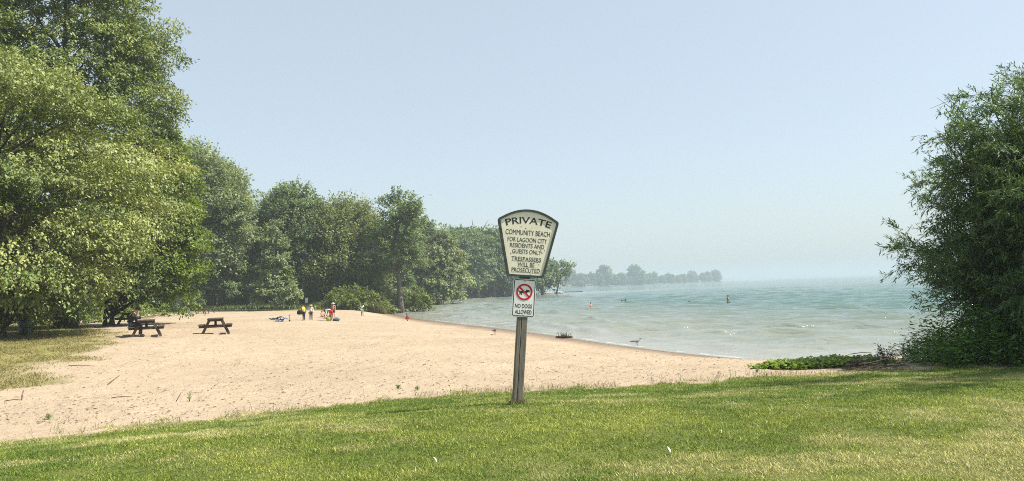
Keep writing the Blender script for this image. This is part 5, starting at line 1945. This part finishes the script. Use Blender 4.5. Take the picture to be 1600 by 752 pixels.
def beach_items():
    def towel(name, lab, cat, px, py, w, d, mat, rz, th=0.05):
        g = gpx(px, py)
        bm = bmesh.new()
        nx, ny = 14, 8
        gr = [[bm.verts.new(((i / nx - .5) * w, (j / ny - .5) * d, .03 + .04 * math.sin(i * .9 + j * .7) + .03 * math.sin(j * 1.7) + (.10 * (i > nx * .6)))) for j in range(ny + 1)] for i in range(nx + 1)]
        for i in range(nx):
            for j in range(ny):
                bm.faces.new((gr[i][j], gr[i + 1][j], gr[i + 1][j + 1], gr[i][j + 1]))
        bmesh.ops.solidify(bm, geom=bm.faces[:], thickness=th)
        o = bm_obj(name, bm, M[mat], None, True)
        o.location = (g[0], g[1], g[2] + th * .5)
        o.rotation_euler = (0, 0, rz)
        tag(o, lab, cat)
    towel('beach_mat', 'dark slate-blue mat spread on the sand behind the blue towel', 'mat', 432, 499.5, 0.95, 0.9, 'slate', .1, .08)
    towel('beach_towel', 'bright blue crumpled towel in front of the dark mat', 'towel', 439, 502.5, 0.75, 0.8, 'blue', -.1, .10)
    towel('beach_towel', 'white towel laid on the sand beside the sitting child', 'towel', 508, 497.5, 0.75, 0.7, 'white', .0, .05)

    def bag(name, lab, px, py, s, mat):
        g = gpx(px, py)
        bm = bmesh.new()
        bmesh.ops.create_uvsphere(bm, u_segments=18, v_segments=10, radius=1)
        for v in bm.verts:
            c = v.co
            f = lambda a, p: math.copysign(abs(a) ** p, a)
            v.co = Vector((f(c.x, .6) * s[0], f(c.y, .6) * s[1], f(c.z, .7) * s[2] * (1 + .08 * math.sin(c.x * 6))))
        o = bm_obj(name, bm, M[mat], None, True)
        o.location = (g[0], g[1], g[2] + s[2] * .92)
        tag(o, lab, 'bag')
        tube_obj('handle', [(np.array([[-s[0] * .5, 0, s[2] * .85], [-s[0] * .3, 0, s[2] * 1.35], [s[0] * .3, 0, s[2] * 1.35], [s[0] * .5, 0, s[2] * .85]]), np.full(4, .018))], M[mat], o, 6)
    bag('beach_bag', 'dark grey-blue bag on the sand right of the bending person', 525.5, 502, (.27, .22, .12), 'slate')
    bag('beach_bag', 'yellow-green bag on the sand at the feet of the bending person', 513.5, 502, (.18, .16, .19), 'lime')
    g = gpx(452.5, 502.5)
    o = tube_obj('toy_spade', [(np.array([[0, 0, 0], [0, 0, .30], [.01, 0, .44]]), np.full(3, .014)), (np.array([[-.07, 0, .44], [.09, 0, .44]]), np.full(2, .016)), (np.array([[0, 0, 0.0], [0, 0, .12]]), np.array([.05, .07]))], M['tablewood'], None, 6)
    o.location = g
    tag(o, 'small stake or spade stuck upright in the sand beside the blue towel', 'spade')

    # white marker post by the dark trunk
    c = P(479.5, 480, 93)
    z = gz(c[0], 93)
    root = tag(empty('notice_board', (c[0], 93, z)), 'small white notice on a dark post beside the tall straight trunk', 'notice board')
    top = P(479.5, 466, 93)[2] - z
    bm = bmesh.new(); add_box(bm, (0, 0, top * .42), (.12, .12, top * .84), None, .01); bm_obj('post', bm, M['darkbark'], root)
    bm = bmesh.new(); add_box(bm, (0, -.085, top - .28), (.34, .04, .62), None, .008); bm_obj('panel', bm, M['white'], root)

    # litter bin
    g = gpx(39, 523.5)
    k = g[1] / FPX
    H = 29 * k; Rr = 9 * k
    root = tag(empty('litter_bin', g), 'dark barrel-shaped litter bin under the trees at the left', 'litter bin')
    def lathe(prof, name, mat):
        bm = bmesh.new(); seg = 24; rows = []
        for r_, z_ in prof:
            rows.append([bm.verts.new((r_ * math.cos(a * 6.28319 / seg), r_ * math.sin(a * 6.28319 / seg), z_)) for a in range(seg)])
        for a, b in zip(rows, rows[1:]):
            for q in range(seg): bm.faces.new((a[q], a[(q + 1) % seg], b[(q + 1) % seg], b[q]))
        bm.faces.new(rows[0][::-1]); bm.faces.new(rows[-1])
        return bm_obj(name, bm, mat, root, False)
    lathe([(Rr * .86, 0), (Rr * .92, H * .05), (Rr, H * .12), (Rr, H * .38), (Rr * 1.03, H * .40), (Rr * 1.03, H * .43), (Rr, H * .45), (Rr, H * .74), (Rr * 1.03, H * .76), (Rr * .98, H * .79)], 'barrel', M['plastic'])
    lathe([(Rr * 1.04, H * .795), (Rr * 1.04, H * .84), (Rr * .9, H * .93), (Rr * .5, H * .99), (Rr * .2, H * 1.0)], 'lid', M['plastic'])
    bm = bmesh.new(); add_box(bm, (Rr * .55, -Rr * .72, H * .9), (Rr * .5, Rr * .06, H * .08), Matrix.Rotation(.65, 3, 'Z'), .005)
    bm_obj('flap', bm, M['darkbark'], root)

    # dock of stones running out from the tip of the point
    a = Z0(878, 457.6); b = Z0(911, 456.4); b[1] = a[1] + 6
    rng = np.random.default_rng(6)
    bm = bmesh.new()
    n = 20
    for i in range(n):
        p = a + (b - a) * i / (n - 1)
        add_box(bm, (p[0], p[1], .12), ((b[0] - a[0]) / n * 1.15, 1.6, .42 + .12 * rng.random()), Matrix.Rotation(rng.normal(0, .12), 3, 'Z'), .08)
    o = bm_obj('breakwater', bm, M['dockgrey'])
    tag(o, 'low dark breakwater reaching into the lake from the wooded point', 'breakwater')

    # white houseboat under the far treeline
    c = Z0(921, 448.2)
    D = min(c[1], 760)
    c = P(921, 447, D)
    k = D / FPX
    root = tag(empty('houseboat', (c[0], D, 0)), 'white flat-roofed houseboat moored in front of the far treeline', 'boat')
    W = 12 * k
    bm = bmesh.new()
    ys = 1.7
    hull = [(-W / 2, -.2), (-W / 2 - .3, .7), (W / 2 + .9, .8), (W / 2, -.2)]
    f = [bm.verts.new((x, -ys, z)) for x, z in hull]; b2 = [bm.verts.new((x, ys, z)) for x, z in hull]
    bm.faces.new(f); bm.faces.new(b2[::-1])
    for i in range(4): bm.faces.new((f[i], f[(i + 1) % 4], b2[(i + 1) % 4], b2[i]))
    bm_obj('hull', bm, M['boatwhite'], root)
    bm = bmesh.new(); add_box(bm, (-W * .02, 0, 1.75), (W * .80, 2.9, 2.0), None, .08); cab = bm_obj('cabin', bm, M['boatwhite'], root)
    for i in range(4):
        bm = bmesh.new(); add_box(bm, (W * (-.30 + .19 * i), -1.47, 2.0), (W * .11, .05, .8), None, .01); bm_obj('window', bm, M['boatglass'], cab)
    bm = bmesh.new(); add_box(bm, (0, 0, 2.86), (W * .96, 3.3, .16), None, .03); bm_obj('roof', bm, M['boatwhite'], root)
    bm = bmesh.new()
    for x in (-W * .46, -W * .15, W * .15, W * .46):
        bar(bm, (x, -1.5, 2.95), (x, -1.5, 3.9), .09, .09)
    bar(bm, (-W * .46, -1.5, 3.9), (W * .46, -1.5, 3.9), .09, .09)
    bm_obj('railing', bm, M['boatwhite'], root)


beach_items()


# ------------------------------------------------------------------ birds
def loft(secs, seg=12):
    """secs: (x, z, half width, half height)"""
    bm = bmesh.new(); rows = []
    for x, z, w, h in secs:
        rows.append([bm.verts.new((x, w * math.cos(a * 6.28319 / seg), z + h * math.sin(a * 6.28319 / seg))) for a in range(seg)])
    for a, b in zip(rows, rows[1:]):
        for q in range(seg): bm.faces.new((a[q], a[(q + 1) % seg], b[(q + 1) % seg], b[q]))
    bm.faces.new(rows[0][::-1]); bm.faces.new(rows[-1])
    return bm


def gull_standing(lab, px, py, L, rz, mat, tilt=0.0):
    g = gpx(px, py)
    root = tag(empty('gull', (g[0], g[1], max(g[2], 0.0)), rz), lab, 'bird')
    s = L / .45
    bm = loft([(-.25, .17, .008, .004), (-.20, .175, .025, .012), (-.12, .19, .05, .035), (0, .20, .068, .062), (.09, .215, .062, .06), (.13, .25, .035, .035), (.15, .29, .03, .032), (.175, .305, .032, .03), (.20, .305, .022, .02), (.215, .30, .009, .009), (.245, .292, .004, .005)])
    for v in bm.verts: v.co *= s
    bm_obj('body', bm, M[mat], root, True)
    for sgn in (-1, 1):
        bm = loft([(-.27, .19, .006, .006), (-.15, .20, .010, .03), (0, .21, .014, .045), (.08, .215, .010, .03)])
        for v in bm.verts: v.co = Vector((v.co.x, v.co.y + sgn * .062, v.co.z)) * s
        bm_obj('wing', bm, M['greybird'], root, True)
        o = tube_obj('leg', [(np.array([[.02, sgn * .03, .16], [.015, sgn * .03, .08], [.02, sgn * .03, .0], [.06, sgn * .03, .004]]) * s, np.full(4, .006) * s)], M['driftdark'], root, 5)


gull_standing('grey gull standing on the wet sand at the waterline', 995, 541, .50, R(15), 'greybird')
gull_standing('upright brownish bird on the sand left of the signpost near the water', 773, 523, .48, R(-75), 'greybird')


def gull_flying():
    D = 150
    c = P(671, 305, D)
    root = tag(empty('gull', c, R(-60)), 'gull gliding alone in the sky above the shore trees', 'bird')
    bm = loft([(-.24, 0, .03, .006), (-.15, 0, .03, .02), (0, .0, .05, .05), (.12, .01, .04, .04), (.18, .02, .028, .028), (.22, .015, .008, .008), (.25, .01, .003, .003)])
    bm_obj('body', bm, M['whitebird'], root, True)
    for s in (-1, 1):
        bm = bmesh.new()
        st = [(0.02, .03, .0, .16), (.03, .20, .10, .17), (-.02, .42, .06, .13), (-.10, .62, -.10, .03)] if s > 0 else [(0.02, .03, .0, .16), (.03, .20, .09, .17), (-.02, .38, .02, .14), (-.10, .52, -.20, .04)]
        rows = []
        for x, y, z, ch in st:
            rows.append([bm.verts.new((x + ch * .5, s * y, z)), bm.verts.new((x, s * y, z + .02)), bm.verts.new((x - ch * .5, s * y, z - .005))])
        for a, b in zip(rows, rows[1:]):
            for q in range(2): bm.faces.new((a[q], a[q + 1], b[q + 1], b[q]))
        bmesh.ops.solidify(bm, geom=bm.faces[:], thickness=.012)
        bm_obj('wing', bm, M['greybird'], root, True)


gull_flying()


# ------------------------------------------------------------------ smoke haze over the lake
def haze():
    bm = bmesh.new()
    add_box(bm, (2000, 3050, 21), (9600, 6900, 48))
    m = bpy.data.materials.new('smoke_haze')
    m.use_nodes = True
    n, l = m.node_tree.nodes, m.node_tree.links
    n.remove(n['Principled BSDF'])
    v = n.new('ShaderNodeVolumePrincipled')
    v.inputs['Color'].default_value = (*HAZE_COLOR, 1)
    v.inputs['Density'].default_value = HAZE_DENSITY
    v.inputs['Anisotropy'].default_value = 0.0
    l.new(v.outputs[0], n['Material Output'].inputs['Volume'])
    o = bm_obj('haze', bm, m)
    tag(o, 'thin pale smoke haze in the air', kind='stuff')


haze()
print('meshes', len(bpy.data.meshes), 'polys', sum(len(m.polygons) for m in bpy.data.meshes))
